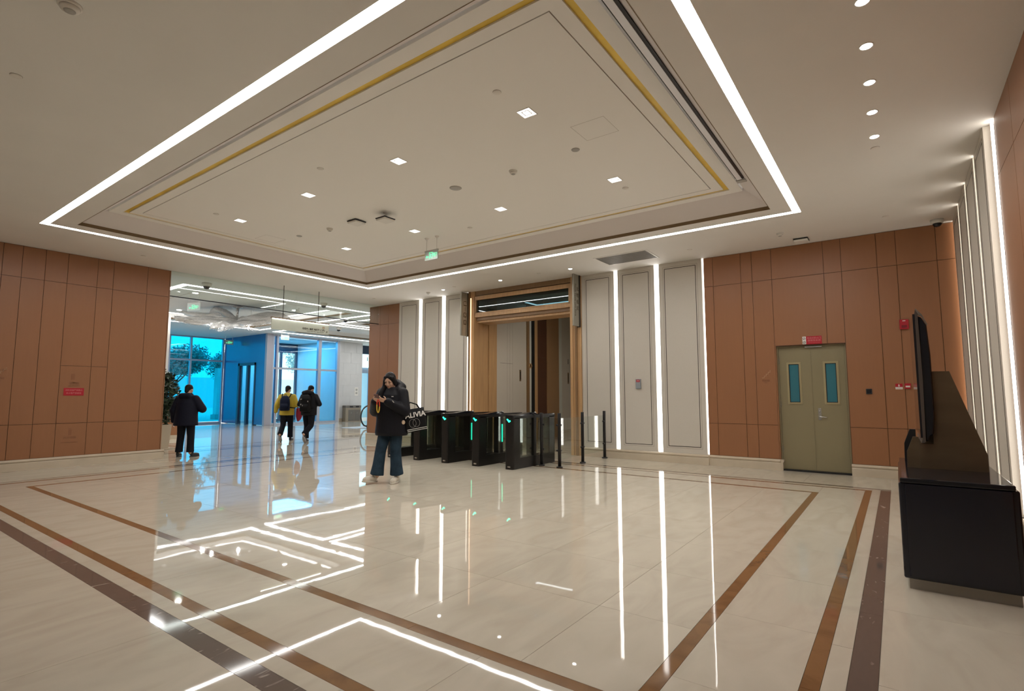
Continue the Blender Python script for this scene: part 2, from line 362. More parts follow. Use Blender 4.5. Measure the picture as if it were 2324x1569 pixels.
def white_panel(par, axis, face, a, b, sgn=1):
    """framed cream panel; face is the visible plane, b>a along the wall"""
    def bx(nm, u0, u1, d0, d1, z0, z1, m, p):
        return boxo(nm, face + d0, face + d1, u0, u1, z0, z1, m, p) if axis == 'x' else boxo(nm, u0, u1, face + d0, face + d1, z0, z1, m, p)
    d = (0.0, 0.075) if sgn > 0 else (-0.075, 0.0)
    p = bx('panel', a, b, d[0], d[1], 0.2, H - 0.002, 'white_panel', par)
    for ins, wd, m in ((0.085, 0.005, 'line_soft'), (0.118, 0.011, 'line_dark')):
        u0, u1, z0, z1 = a + ins, b - ins, 0.2 + ins + 0.012, H - ins
        e = (-0.0018, 0.004) if sgn > 0 else (-0.004, 0.0018)
        bm = new()
        for (p0, p1, q0, q1) in ((u0, u1, z0, z0 + wd), (u0, u1, z1 - wd, z1), (u0, u0 + wd, z0 + wd, z1 - wd), (u1 - wd, u1, z0 + wd, z1 - wd)):
            if axis == 'x': B(bm, face + e[0], face + e[1], p0, p1, q0, q1)
            else: B(bm, p0, p1, face + e[0], face + e[1], q0, q1)
        obj('inlay_line', bm, m, p)
XW = 10.83
WP = [(11.205, 12.05), (10.29, 11.07), (9.35, 10.15), (5.025, 5.845), (4.09, 4.935), (3.09, 3.985)]
for a, b in WP: white_panel(wall_back, 'x', XW, a, b)
def wall_light(label, axis, a, b, face, z0=0.205, z1=H - 0.004, m='led_wall'):
    bm = new()
    if axis == 'x': B(bm, face, face + 0.012, a, b, z0, z1)
    else: B(bm, a, b, face - 0.012, face, z0, z1)
    return obj('light_strip', bm, m, label=label, category='wall light')
wall_light('vertical white led strip between the two white panels farthest left', 'x', 11.075, 11.20, XW + 0.035)
wall_light('vertical white led strip second from the left, beside the floor number sign', 'x', 10.155, 10.285, XW + 0.035)
wall_light('narrow vertical led strip below the floor number sign at the oak portal', 'x', 9.30, 9.345, XW + 0.035)
wall_light('vertical led strip between oak portal side and glass barrier, first on the right', 'x', 4.94, 5.02, XW + 0.03)
wall_light('vertical led strip right of the grey card box panel', 'x', 3.99, 4.085, XW + 0.03)
wall_light('thin led line at the edge where white panel meets orange cladding', 'x', 3.066, 3.086, XW + 0.055)
bm = new(); prism(bm, [(XW + 0.02 - u, v) for u, v in BASE], 'y', 9.30, 12.055); prism(bm, [(XW + 0.02 - u, v) for u, v in BASE], 'y', 3.06, 5.845)
prism(bm, [(XB + 0.02 - u, v) for u, v in BASE], 'y', 12.055, 13.5); prism(bm, [(XB + 0.02 - u, v) for u, v in BASE], 'y', 1.795, 3.06)
prism(bm, [(XB + 0.02 - u, v) for u, v in BASE], 'y', -0.95, 0.695)
prism(bm, [(1.80 - u, v) for u, v in BASE], 'x', XB - 0.02, XB + 0.14)
obj('baseboard_back', bm, 'stone_base', kind='structure')

# ---------------------------------------------------------------- right wall
emit('led_slit', (1.0, 0.93, 0.84), 3.0)
bm = new(); B(bm, -2.4, 11.3, -1.3, YC - 0.024, 0, H)
wall_right = obj('wall_right', bm, 'wood_dark_joint', kind='structure')
for a, b in zip([-2.3, -1.2, -0.1, 1.0, 2.0, 3.1, 4.2, 5.3, 6.1, 6.93], [-1.2, -0.1, 1.0, 2.0, 3.1, 4.2, 5.3, 6.1, 6.93]):
    for c, d in zip(ZR, ZR[1:]): boxo('panel', a + .0035, b - .0035, YC - 0.024, YC, c + .0035, d - .0035, 'wood_panel', wall_right)
CP = [(7.13, 7.93), (8.02, 8.90), (8.99, 9.86), (9.95, 10.80)]
for a, b in CP: white_panel(wall_right, 'y', -0.865, a, b, -1)
wall_light('bright vertical led strip at the right edge beside the black kiosk', 'y', 6.96, 7.07, YC + 0.012, m='led_slit')
wall_light('thin led slit in the right wall, nearest of the three between white panels', 'y', 7.94, 8.01, YC + 0.02, m='led_slit')
wall_light('thin led slit in the right wall, middle of the three between white panels', 'y', 8.91, 8.98, YC + 0.02, m='led_slit')
wall_light('thin led slit in the right wall, farthest of the three between white panels', 'y', 9.87, 9.94, YC + 0.02, m='led_slit')
wall_light('hidden led strip glowing in the corner of right and back walls', 'y', 10.805, 10.85, YC + 0.015, m='led_slit')
bm = new(); prism(bm, [(-0.885 + u, v) for u, v in BASE], 'x', 7.1, 10.85); prism(bm, [(YC - 0.02 + u, v) for u, v in BASE], 'x', -2.4, 7.1)
obj('baseboard_right', bm, 'stone_base', kind='structure')
# wall behind the camera
boxo('wall_front', -2.5, -2.4, -1.4, 13.46, 0, H, 'white_panel', kind='structure')
# ================================================================ OAK PORTAL AND LIFT CORRIDOR
PX = 10.80
portal = thing('door_1', None, None, (0, 0, 0)); portal['kind'] = 'structure'
for nm, a, m in (('jamb', (PX, 11.05, 9.05, 9.262, 0, H), 'oak'), ('jamb', (PX, 11.05, 5.85, 6.12, 0, H), 'oak'),
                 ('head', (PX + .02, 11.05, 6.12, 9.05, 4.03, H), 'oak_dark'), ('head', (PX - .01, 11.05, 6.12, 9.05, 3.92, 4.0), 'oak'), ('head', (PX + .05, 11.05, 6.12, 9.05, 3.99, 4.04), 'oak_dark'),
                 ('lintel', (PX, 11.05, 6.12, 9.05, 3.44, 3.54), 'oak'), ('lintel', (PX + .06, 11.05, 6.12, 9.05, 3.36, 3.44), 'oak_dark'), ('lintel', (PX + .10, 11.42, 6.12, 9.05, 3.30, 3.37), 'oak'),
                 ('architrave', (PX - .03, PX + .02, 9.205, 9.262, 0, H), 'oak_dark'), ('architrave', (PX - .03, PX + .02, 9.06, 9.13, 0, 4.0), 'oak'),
                 ('architrave', (PX - .03, PX + .02, 5.95, 6.0, 0, H), 'oak_dark'), ('architrave', (PX - .02, PX + .02, 6.06, 6.13, 0, 4.0), 'oak'),
                 ('transom_bar', (PX - .012, PX + .03, 6.12, 9.05, 3.53, 3.56), 'oak'), ('transom_bar', (PX - .012, PX + .03, 6.12, 9.05, 3.90, 3.935), 'oak'),
                 ('transom_bar', (PX - .012, PX + .03, 9.02, 9.06, 3.53, 3.93), 'oak'), ('transom_bar', (PX - .012, PX + .03, 6.12, 6.17, 3.53, 3.93), 'oak'),
                 ('reveal', (11.05, 11.425, 9.09, 9.4, 0, H), 'oak'), ('reveal', (11.43, 11.78, 9.06, 9.4, 0, H), 'oak'), ('reveal', (11.05, 11.78, 5.6, 6.05, 0, H), 'oak')):
    boxo(nm, *a, m, portal)
ty = [6.17, 6.9, 7.55, 8.02, 8.42, 9.02]
for a, b in zip(ty, ty[1:]): boxo('pane', PX + .055, PX + .063, a + .003, b - .003, 3.55, 3.91, 'glass_teal', portal)
bm = new(); B(bm, PX - .036, PX - .03, 9.155, 9.185, 0.0, 3.97); obj('light_strip', bm, emit('led_oak', (1.0, 0.62, 0.34), 1.1), label='warm vertical glow line on the left oak jamb of the portal', category='wall light')
# corridor shell
YL = 9.10
wall_lift = boxo('wall_lift', 11.78, 18.2, YL + .022, 9.5, 0, H, 'wood_dark_joint', kind='structure')
bm = new(); B(bm, 11.78, 18.2, 5.3, 5.6, 0, H); B(bm, 18.2, 18.4, 5.3, 9.9, 0, H); obj('wall_corridor', bm, 'white_panel', kind='structure')
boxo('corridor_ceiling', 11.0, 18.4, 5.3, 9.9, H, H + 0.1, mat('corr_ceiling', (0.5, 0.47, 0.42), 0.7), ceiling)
for a, b, z in ((11.785, 12.325, 0), (12.325, 12.45, 0), (12.45, 12.585, 0), (12.585, 13.31, 0)):
    boxo('panel', a + .003, b - .003, YL, YL + .024, 0.2, H - .01, 'white_panel', wall_lift)
boxo('panel', 15.20, 15.39, YL - .02, YL + .024, 0.2, H - .01, mat('edge_white', (0.62, 0.64, 0.58), 0.4), wall_lift)
boxo('panel', 15.40, 18.2, YL, YL + .024, 0.2, H - .01, 'white_panel', wall_lift)
for z in (2.28,): boxo('inlay_line', 11.99, 12.6, YL - .003, YL, z, z + .006, 'line_dark', wall_lift)
bm = new(); prism(bm, [(YL + .005 - u, v) for u, v in BASE], 'x', 11.78, 13.31); prism(bm, [(YL + .005 - u, v) for u, v in BASE], 'x', 15.2, 18.2); obj('baseboard_lift', bm, 'stone_base', kind='structure')
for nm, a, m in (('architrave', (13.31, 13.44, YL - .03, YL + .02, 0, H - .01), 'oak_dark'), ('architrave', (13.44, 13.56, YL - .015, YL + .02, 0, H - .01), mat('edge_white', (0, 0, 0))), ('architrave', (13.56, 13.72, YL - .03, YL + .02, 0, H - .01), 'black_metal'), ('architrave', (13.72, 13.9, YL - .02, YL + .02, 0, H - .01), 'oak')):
    boxo(nm, *a, m, wall_lift)
lift = thing('door_2', None, None); lift['kind'] = 'structure'
boxo('door_leaf', 13.9, 14.46, YL - .005, YL + .02, 0, 2.55, mat('dark_door', (0.10, 0.042, 0.022), 0.35), lift)
boxo('door_leaf', 13.9, 14.46, YL - .005, YL + .02, 2.556, H - .01, 'dark_door', lift)
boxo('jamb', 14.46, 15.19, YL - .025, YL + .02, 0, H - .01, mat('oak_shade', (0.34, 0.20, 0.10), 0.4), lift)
for lab, x0, x1, z0, z1 in (('slim bronze lift indicator plate on the cream corridor panel', 12.94, 13.01, 1.78, 2.12), ('slim bronze lift indicator plate below the numeral 1', 15.80, 15.87, 1.75, 2.13)):
    t = thing('lift_indicator', lab, 'indicator', (x0, YL, z0))
    boxo('plate', 0, x1 - x0, -.012, 0, 0, z1 - z0, 'bronze', t); boxo('display', .02, x1 - x0 - .02, -.014, -.012, .05, z1 - z0 - .05, 'black_gloss', t)
t = thing('lift_letter_sign', 'bronze lift sign with the letter A beside the dark door', 'sign', (13.48, YL - .03, 2.26))
bm = new(); lathe(bm, [(0.085, 0), (0.085, 0.012)], seg=6); bmesh.ops.rotate(bm, verts=bm.verts[:], cent=(0, 0, 0), matrix=Matrix.Rotation(math.pi / 2, 3, 'X')); obj('plate', bm, 'oak', t)
bm = new(); text_bm(bm, 'A', 0.14, plane_M((0, -.014, 0), (1, 0, 0), (0, 0, 1)), 0.002, 0.004); obj('lettering', bm, 'line_dark', t)
bm = new(); text_bm(bm, '1', 0.24, plane_M((15.84, YL - .002, 2.5), (1, 0, 0), (0, 0, 1)), 0.003, 0.003)
obj('numeral', bm, 'line_dark', label='black numeral 1 on the cream corridor panel', category='sign')
bm = new(); B(bm, 13.55, 13.66, 6.2, 8.95, H - .006, H - .002); B(bm, 13.0, 13.55, 8.85, 8.95, H - .006, H - .002); obj('light_strip', bm, 'led_corr', label='angled led strip on the lift corridor ceiling behind the transom', category='ceiling light')
bm = new(); lathe(bm, [(0.07, -.004), (0.07, 0)], (12.6, 6.5, H)); dl_ = obj('downlight', bm, 'led_corr', label='round corridor downlight seen through the transom glass', category='ceiling light')
l_ = bpy.data.lights.new('corridor_light', 'SPOT'); l_.energy = 70; l_.spot_size = 2.9; l_.spot_blend = .6; l_.shadow_soft_size = .06; l_.color = (1, .93, .82); o_ = bpy.data.objects.new('corridor_light', l_); COL.objects.link(o_); o_.parent = dl_; o_.location = (12.6, 6.5, H - .03)

# ================================================================ STAIR DOOR
door = thing('door_3', None, None); door['kind'] = 'structure'
DX = XB + 0.10
boxo('frame', DX - .03, DX + .05, 1.765, 1.80, 0, 2.28, 'door_paint', door); boxo('frame', DX - .03, DX + .05, 0.69, 0.715, 0, 2.28, 'door_paint', door)
boxo('frame', DX - .03, DX + .05, 0.715, 1.765, 2.25, 2.28, 'door_paint', door); boxo('threshold', XB + .02, DX + .1, 0.70, 1.79, -.001, 0.028, 'black_metal', door)
boxo('reveal', XB, DX - .03, 1.79, 1.806, 0.2, 2.285, 'wood_panel', door); boxo('reveal', XB + .01, DX - .03, 0.683, 1.80, 2.275, 2.287, 'wood_dark_joint', door)
boxo('backing', DX + .05, DX + .07, 0.69, 1.80, 0, 2.28, 'black_metal', door)
mat('door_glass_reflection', (0.03, 0.16, 0.21), 0.04, spec=0.8)  # teal base colour stands in for a bluish outdoor reflection in the panes
for y0, y1, wy in ((1.247, 1.762, 1.52), (0.718, 1.240, 0.935)):
    lf = boxo('door_leaf', DX - .012, DX + .03, y0, y1, 0.03, 2.247, 'door_paint', door)
    a, b, c, d = wy - .085, wy + .085, 1.24, 1.94
    bm = new()
    for k, o1 in ((0.034, -.022), (0.02, -.03)):
        B(bm, DX + o1, DX - .01, a - k, b + k, c - k, c); B(bm, DX + o1, DX - .01, a - k, b + k, d, d + k); B(bm, DX + o1, DX - .01, a - k, a, c, d); B(bm, DX + o1, DX - .01, b, b + k, c, d)
    obj('vision_frame', bm, mat('vision_paint', (0.36, 0.30, 0.165), 0.4), lf); bm = new(); band(bm, (a + .012, b - .012, c + .012, d - .012), (a, b, c, d), 0, .004); bm.transform(Matrix(((0, 0, -1, DX - .016), (1, 0, 0, 0), (0, 1, 0, 0), (0, 0, 0, 1)))); obj('gasket', bm, 'black_metal', lf); boxo('vision_pane', DX - .016, DX - .011, a, b, c, d, 'door_glass_reflection', lf)
    if y0 < 1:
        hp = boxo('handle_plate', DX - .02, DX - .012, y1 - .125, y1 - .075, 0.93, 1.14, 'steel', lf, bev=0.004)
        bm = new(); tube(bm, [(DX - .02, y1 - .1, .985), (DX - .065, y1 - .1, .985), (DX - .07, y1 - .12, .985), (DX - .07, y1 - .22, .98)], 0.009); obj('handle', bm, 'steel', lf, True)
        bm = new(); tube(bm, [(DX - .02, y1 - .1, 1.085), (DX - .03, y1 - .1, 1.085)], 0.014); obj('lock_cylinder', bm, 'steel', lf, True)
    else: boxo('astragal', DX - .02, DX - .012, 1.238, 1.256, 0.03, 2.247, 'door_paint', lf)
for z in (0.35, 1.15, 1.95): boxo('hinge', DX - .022, DX - .012, 1.755, 1.772, z, z + .1, 'steel', door)

# ================================================================ LOBBY SHELL
bm = new()
B(bm, 4.0, 22.2, 13.46, 13.5, 4.62, 4.7); B(bm, 4.0, 22.2, 13.46, 27.2, 4.6, 4.7)
LR = [(5.75, 12.02, 14.34, 22.12), (12.60, 19.5, 14.2, 17.68), (12.60, 19.5, 18.05, 22.22)]
xs = [4.0, 5.75, 12.02, 12.60, 19.5, 22.2]
def holes(bm, z0, z1):
    B(bm, 4.0, 5.75, 13.46, 27.2, z0, z1); B(bm, 12.02, 12.60, 13.46, 27.2, z0, z1); B(bm, 19.5, 22.2, 13.46, 27.2, z0, z1)
    B(bm, 5.75, 12.02, 13.46, 14.34, z0, z1); B(bm, 5.75, 12.02, 22.12, 27.2, z0, z1)
    B(bm, 12.60, 19.5, 13.46, 14.2, z0, z1); B(bm, 12.60, 19.5, 17.68, 18.05, z0, z1); B(bm, 12.60, 19.5, 22.22, 27.2, z0, z1)
holes(bm, H, H + .15)
for r in LR:
    a = inset(r, 0.16); b = inset(a, 0.5)
    band(bm, b, a, H, H + .06); band(bm, b, inset(b, -.03), H + .06, H + .22); B(bm, b[0] - .1, b[1] + .1, b[2] - .1, b[3] + .1, H + .22, H + .26)
lobby_ceiling = obj('lobby_ceiling', bm, mat('lobby_paint', (0.80, 0.80, 0.79), 0.7), ceiling)
for r in LR:
    b = inset(r, 0.66); bm = new(); band(bm, inset(b, .012), inset(b, -.003), H - .002, H + .06); obj('tray_lip', bm, 'bronze', ceiling)
LLAB = ('large rectangular led strip on the lobby ceiling around the crystal chandelier', 'rectangular lobby led strip at upper right, nearer the corner pillar', 'rectangular lobby led strip above the glass entrance vestibule')
for r, lb in zip(LR, LLAB):
    bm = new(); band(bm, inset(r, 0.155), inset(r, 0.005), H + .008, H + .05); obj('light_strip', bm, 'led_lobby', label=lb, category='ceiling light')
for r in LR[:1]:
    b = inset(r, 0.75); bm = new(); band(bm, inset(b, .09), b, H + .205, H + .219); obj('light_strip', bm, emit('led_soft', (1, .98, .95), 2.5), label='softer inner cove led strip around the chandelier recess', category='ceiling light')
# lobby walls
bm = new(); B(bm, 4.4, 5.0, 13.45, 27.2, 0, H); obj('wall_lobby_left', bm, 'lobby_stone', kind='structure')
bm = new(); B(bm, 11.3, 22.2, 13.2, 13.45, 0, H); B(bm, 21.0, 22.2, 13.45, 27.2, 0, H); obj('wall_lobby_right', bm, 'lobby_stone', kind='structure')
pier = boxo('wall_pier', 5.0, 7.93, 20.6, 21.1, 0, H, mat('pier_white', (0.66, 0.65, 0.62), 0.5), kind='structure')
boxo('wall_plinth', 7.0, 7.46, 18.4, 18.9, 0, 0.95, 'wood_panel', pier); boxo('wall_plinth', 6.97, 7.49, 18.37, 18.93, 0, 0.12, 'stone_base', pier)
stone_wall = boxo('wall_stone', 16.85, 18.5, 23.46, 23.8, 0, H, mat('joint_grey', (0.50, 0.50, 0.50), 0.7), kind='structure')
zz = [0.16, 0.72, 1.30, 1.88, 2.46, 3.04, 3.60, H]
for i, (c, d) in enumerate(zip(zz, zz[1:])):
    cut = [16.85, 17.75, 18.5] if i % 2 else [16.85, 17.3, 18.1, 18.5]
    for a, b in zip(cut, cut[1:]): boxo('block', a + .003, b - .003, 23.44, 23.47, c + .003, d - .003, 'lobby_stone', stone_wall)
boxo('baseboard_stone', 16.85, 18.5, 23.42, 23.47, 0, 0.155, 'stone_base', stone_wall)
# ---- glazed facade on the left
fac = thing('window_1', None, None); fac['kind'] = 'structure'
FY = 26.9
mat('mullion', (0.34, 0.42, 0.55), 0.35, 0.3)
fx = [5.0, 6.2, 7.6, 9.0, 10.35, 11.27, 12.75]
zt = [0.09, 3.02, H]
for x in fx: boxo('mullion', x - .035, x + .035, FY - .09, FY + .05, 0, H, 'mullion', fac)
for z in (0.0, 2.98, H - .06): boxo('transom', 5.0, 12.75, FY - .07, FY + .04, z, z + .08, 'mullion', fac)
for a, b in zip(fx, fx[1:]):
    for c, d in zip(zt, zt[1:]): boxo('pane', a + .03, b - .03, FY - .01, FY, c, d - .03, 'glass_blue', fac)
# ---- entrance vestibule
ves = thing('door_4', None, None); ves['kind'] = 'structure'
mat('panel_cyan_lit', (0.02, 0.15, 0.36), 0.22, 0.15)  # grey aluminium panels; the cyan light on them is put into the base colour
mat('ves_dark', (0.035, 0.05, 0.085), 0.3, 0.3); mat('ves_alu', (0.40, 0.43, 0.50), 0.35, 0.3); mat('ves_column', (0.33, 0.32, 0.36), 0.4, 0.2)
VX, VY = 12.80, 22.98
boxo('panel', VX, VX + .12, 23.05, 23.85, 0.03, H, 'panel_cyan_lit', ves); boxo('panel', VX, VX + .12, 25.35, 26.82, 0.03, H, 'panel_cyan_lit', ves)
boxo('panel', VX, VX + .12, 23.85, 25.35, 2.80, H, 'panel_cyan_lit', ves)
for a in ((VX - .03, VX + .14, 23.82, 23.90, 0, 2.86), (VX - .03, VX + .14, 25.24, 25.38, 0, 2.86), (VX - .03, VX + .14, 23.82, 25.38, 2.74, 2.86), (VX - .02, VX + .12, 24.48, 24.62, 0, 2.76)):
    boxo('door_frame', *a, 'ves_dark', ves)
for a, b in ((23.90, 24.48), (24.62, 25.24)): boxo('pane', VX + .03, VX + .045, a, b, 0.06, 2.74, 'glass_paleblue', ves)
boxo('column', VX - .02, VX + .27, VY - .08, 23.05, 0, H, 'ves_column', ves)
vx = [13.07, 13.30, 13.42, 15.55, 15.75, 16.55, 16.72]
for x, wd in ((13.16, .10), (13.38, .10), (15.6, .16), (16.68, .14)): boxo('mullion', x - wd / 2, x + wd / 2, VY + .05, VY + .22, 0, H, 'ves_alu', ves)
for z in (0.0, 2.55, H - .08): boxo('transom', 13.07, 16.75, VY + .08, VY + .20, z, z + .09, 'ves_alu', ves)
for a, b in ((13.43, 15.52), (15.68, 16.61)):
    boxo('pane', a, b, VY + .13, VY + .142, 0.09, 2.55, 'glass_paleblue', ves); boxo('pane', a, b, VY + .13, VY + .142, 2.64, H - .08, 'glass_paleblue', ves)
boxo('pane', 13.21, 13.33, VY + .13, VY + .142, 0.09, H - .08, 'glass_paleblue', ves)
for x, wd in ((15.42, .1), (15.82, .09), (16.75, .16)): boxo('mullion', x - wd / 2, x + wd / 2, FY - .08, FY + .08, 0, H, 'ves_dark', ves)
for z in (0.0, 2.75, H - .5): boxo('transom', 15.4, 16.8, FY - .06, FY + .06, z, z + (.09 if z < 3 else .5), 'ves_dark', ves)
boxo('back_wall', 13.0, 15.4, FY - .3, FY + .02, 0, H, 'lobby_stone', ves)
l_ = bpy.data.lights.new('vestibule_fill_light', 'AREA'); l_.energy = 130; l_.size = 2.5; l_.color = (.16, .62, 1); o_ = bpy.data.objects.new('vestibule_fill_light', l_); COL.objects.link(o_); o_.parent = ves; o_.location = (14.9, 25.0, H - .05)  # added cyan fill without a fixture, tints the stone inside the vestibule
boxo('pane', 15.45, 15.78, FY, FY + .01, 0.09, H - .5, 'glass_clear', ves); boxo('pane', 15.86, 16.7, FY, FY + .01, 0.09, H - .5, 'glass_clear', ves)
boxo('side_wall', 16.75, 16.85, 23.1, 26.9, 0, H, 'lobby_stone', ves)
# ---- glazing right of the stone wall, with a bright signboard
win = thing('window_2', None, None); win['kind'] = 'structure'
for x in (19.05, 19.75, 20.4, 21.0): boxo('mullion', x - .03, x + .03, 24.4, 24.5, 0, 3.3, 'mullion', win)
for a, b in ((19.05, 19.75), (19.75, 20.4), (20.4, 21.0)):
    boxo('pane', a, b, 24.44, 24.452, 0.1, 2.6, 'glass_paleblue', win)
boxo('transom', 19.0, 21.0, 24.4, 24.5, 2.6, 2.9, 'mullion', win); boxo('header', 19.0, 21.0, 24.36, 24.5, 3.68, H, 'ves_dark', win)
t = thing('signboard', 'glowing pale blue signboard above the far right glazing', 'sign', (20.0, 24.32, 2.91))
boxo('panel', -.95, .95, -.03, .03, 0, 0.75, emit('sign_glow', (0.45, 0.92, 1.0), 1.3), t)
bm = new(); text_bm(bm, '1F', 0.30, plane_M((-.42, -.034, .47), (1, 0, 0), (0, 0, 1)), 0.002, 0.01); obj('lettering', bm, 'line_dark', t)
bm = new(); B(bm, 18.9, 22.2, 25.4, 27.2, 3.4, 4.7); B(bm, 4.0, 5.0, 26.8, 27.2, 0, H); obj('wall_bulkhead', bm, 'lobby_stone', kind='structure')

# ================================================================ OUTSIDE
boxo('ground', -20, 60, 27.25, 90, -0.2, -0.02, mat('paving', (0.72, 0.72, 0.70), 0.8, var=0.1, vscale=2), kind='structure')
mat('leaf_out', (0.22, 0.30, 0.28), 0.6, var=0.4, vscale=3); mat('bark', (0.10, 0.075, 0.055), 0.8)
def leaf_cloud(bm, c, rad, n, size, squash=0.7, rng=random):
    for _ in range(n):
        d = Vector((rng.gauss(0, 1), rng.gauss(0, 1), rng.gauss(0, 1))).normalized() * (rng.random() ** 0.4)
        p = Vector(c) + Vector((d.x * rad[0], d.y * rad[1], d.z * rad[2]))
        a = Vector((rng.gauss(0, 1), rng.gauss(0, 1), rng.gauss(0, .6))).normalized(); b = a.orthogonal().normalized()
        b = Matrix.Rotation(rng.random() * 6.28, 3, a) @ b; s = size * (0.6 + 0.8 * rng.random())
        v = [bm.verts.new(p + q) for q in (-a * s, b * s * .4, a * s, -b * s * .4)]; bm.faces.new(v)
TR = [(12.9, 33.0, 4.6, 1.9, 'rounded street tree left of the white pylon outside the blue window'), (17.9, 35.5, 4.8, 2.1, 'rounded street tree right of the white pylon outside the blue window'), (10.0, 39.0, 5.2, 2.4, 'broad street tree partly hidden behind the potted plant outside'), (26.5, 40.5, 6.0, 2.6, 'distant street tree seen through the vestibule glass')]
for x, y, h, r, lb in TR:
    t = thing('street_tree', lb, 'tree', (x, y, -0.02))
    bm = new(); tube(bm, [(0, 0, 0), (.03, 0, h * .3), (-.02, .03, h * .55), (0, 0, h * .72)], [.12, .10, .08, .04], 8)
    for k in range(5):
        a = k * 1.26; tube(bm, [(0, 0, h * .38), (math.cos(a) * r * .5, math.sin(a) * r * .5, h * .6)], [.05, .02], 6)
    obj('trunk', bm, 'bark', t, True)
    bm = new()
    for k in range(9):
        a = random.random() * 6.28; q = r * .55 * random.random() ** .5
        leaf_cloud(bm, (math.cos(a) * q, math.sin(a) * q, h * (.62 + .2 * random.random())), (r * .6, r * .6, r * .34), 900, 0.085)
    obj('foliage', bm, 'leaf_out', t, kind='stuff')
mat('pylon_white', (0.72, 0.72, 0.72), 0.5)
for x, y, h, wd, lb in ((15.0, 31.5, 2.9, .75, 'pale rectangular pylon outside between the street trees'), (17.6, 30.8, 3.1, .42, 'narrow pale pylon outside beside the vestibule')):
    t = thing('pylon', lb, 'pylon', (x, y, -.02)); boxo('shaft', -wd / 2, wd / 2, -.2, .2, .28, h, 'pylon_white', t, bev=.01); boxo('base', -wd / 2 - .08, wd / 2 + .08, -.28, .28, 0, .28, 'concrete', t, bev=.01)
for x, y, lb in ((15.55, 29.8, 'thin dark bollard outside the blue window, left of the pair'), (15.85, 29.6, 'thin dark bollard outside the blue window, right of the pair')):
    t = thing('bollard', lb, 'bollard', (x, y, -.02)); bm = new(); lathe(bm, [(.05, 0), (.05, 1.0), (.06, 1.02), (.06, 1.08), (0, 1.1)]); obj('post', bm, 'black_metal', t, True); bm = new(); lathe(bm, [(.09, 0), (.09, .03)]); obj('foot', bm, 'black_metal', t)
t = thing('barrier_board', 'diagonally striped barrier board on the pavement outside', 'barrier', (16.55, 32.6, -.02))
boxo('board', -.5, .5, -.02, .02, .75, 1.25, 'pylon_white', t); bm = new()
for k in range(6): prism(bm, [(-.5 + k * .17, .75), (-.42 + k * .17, .75), (-.34 + k * .17 if k < 5 else .5, 1.25), (-.42 + k * .17, 1.25)], 'y', -.026, -.018)
obj('stripe', bm, 'ves_dark', t)
for s in (-.4, .4): boxo('leg', s - .02, s + .02, -.15, .15, 0, .76, 'black_metal', t)
boxo('building_far', 2, 44, 60, 64, -.02, 3.2, mat('far_wall', (.75, .76, .78), .8), label='low pale wall closing the street far behind the trees', category='wall')
# ================================================================ CEILING FIXTURES
def spot(parent, loc, power, angle=2.2, blend=0.8, col=(1, .96, .90), size=0.08):
    l = bpy.data.lights.new('lamp_light', 'SPOT'); l.energy = power; l.spot_size = angle; l.spot_blend = blend; l.color = col; l.shadow_soft_size = size
    o = bpy.data.objects.new('lamp_light', l); COL.objects.link(o); o.parent = parent; o.location = loc
# square downlights in the tray: two rows of four
sq = None
order = ('nearest the camera', 'second from the camera', 'third from the camera', 'farthest from the camera')
for xi, (x, side) in enumerate(((4.5, 'left'), (6.7, 'right'))):
    for k, y in enumerate((3.065, 5.08, 7.08, 9.10)):
        lb = f'square recessed downlight in the tray, {side} row, {order[k]}'
        if sq is None:
            sq = thing('downlight', lb, 'ceiling light', (x, y, ZT), group='square downlights in the ceiling tray')
            bm = new(); s = 0.088
            for a in ((-s, s, -s, -s + .01), (-s, s, s - .01, s), (-s, -s + .01, -s + .01, s - .01), (s - .01, s, -s + .01, s - .01)): B(bm, *a, -.004, .002)
            obj('frame', bm, 'white_plastic', sq)
            bm = new(); a, b = s - .011, .03
            A = [bm.verts.new((px * a, py * a, -.001)) for px, py in ((-1, -1), (1, -1), (1, 1), (-1, 1))]; C = [bm.verts.new((px * b, py * b, .0005)) for px, py in ((-1, -1), (1, -1), (1, 1), (-1, 1))]
            for i in range(4): bm.faces.new((A[i], A[(i + 1) % 4], C[(i + 1) % 4], C[i]))
            obj('reflector', bm, emit('lamp_reflector', (1, .98, .96), 1.0), sq)
            boxo('lamp', -b, b, -b, b, -.0015, .0004, 'lamp_face', sq); spot(sq, (0, 0, -.02), W_SPOT)
            d = sq
        else:
            d = copy_tree(sq); d.location = (x, y, ZT); d['label'] = lb
# round downlights at the right, one row running away from the camera
rd = None; rnames = ('cut off by the top edge', 'first whole one from the top edge', 'second whole one from the top edge', 'third whole one from the top edge', 'lowest, just above a flat ceiling disc')
spots = [(4.29, .05), (4.885, .05), (5.495, .05), (6.11, .05), (6.72, .05)]
for i, (x, y) in enumerate(spots):
    lb = f'round recessed downlight in the right-hand row, {rnames[i]}'
    if rd is None:
        rd = thing('downlight', lb, 'ceiling light', (x, y, H), group='round downlights in the right-hand row')
        bm = new(); lathe(bm, [(.036, -.001), (.048, -.005), (.052, -.003), (.052, .001)], seg=28); obj('trim_ring', bm, 'white_plastic', rd, True)
        bm = new(); lathe(bm, [(.039, -.0062), (.039, -.004)], seg=24); obj('lamp', bm, 'lamp_face', rd); spot(rd, (0, 0, -.02), W_ROUND, size=.04)
    else:
        d = copy_tree(rd); d.location = (x, y, H); d['label'] = lb
for i, (x, y, lb) in enumerate(((10.13, 9.59, 'small round downlight near the floor number sign'), (10.10, 7.67, 'small round downlight over the middle of the oak portal'), (10.06, 5.70, 'small round downlight beside the vertical text sign'))):
    d = copy_tree(rd); d.location = (x, y, H); d['label'] = lb; d['group'] = 'downlights in front of the portal'
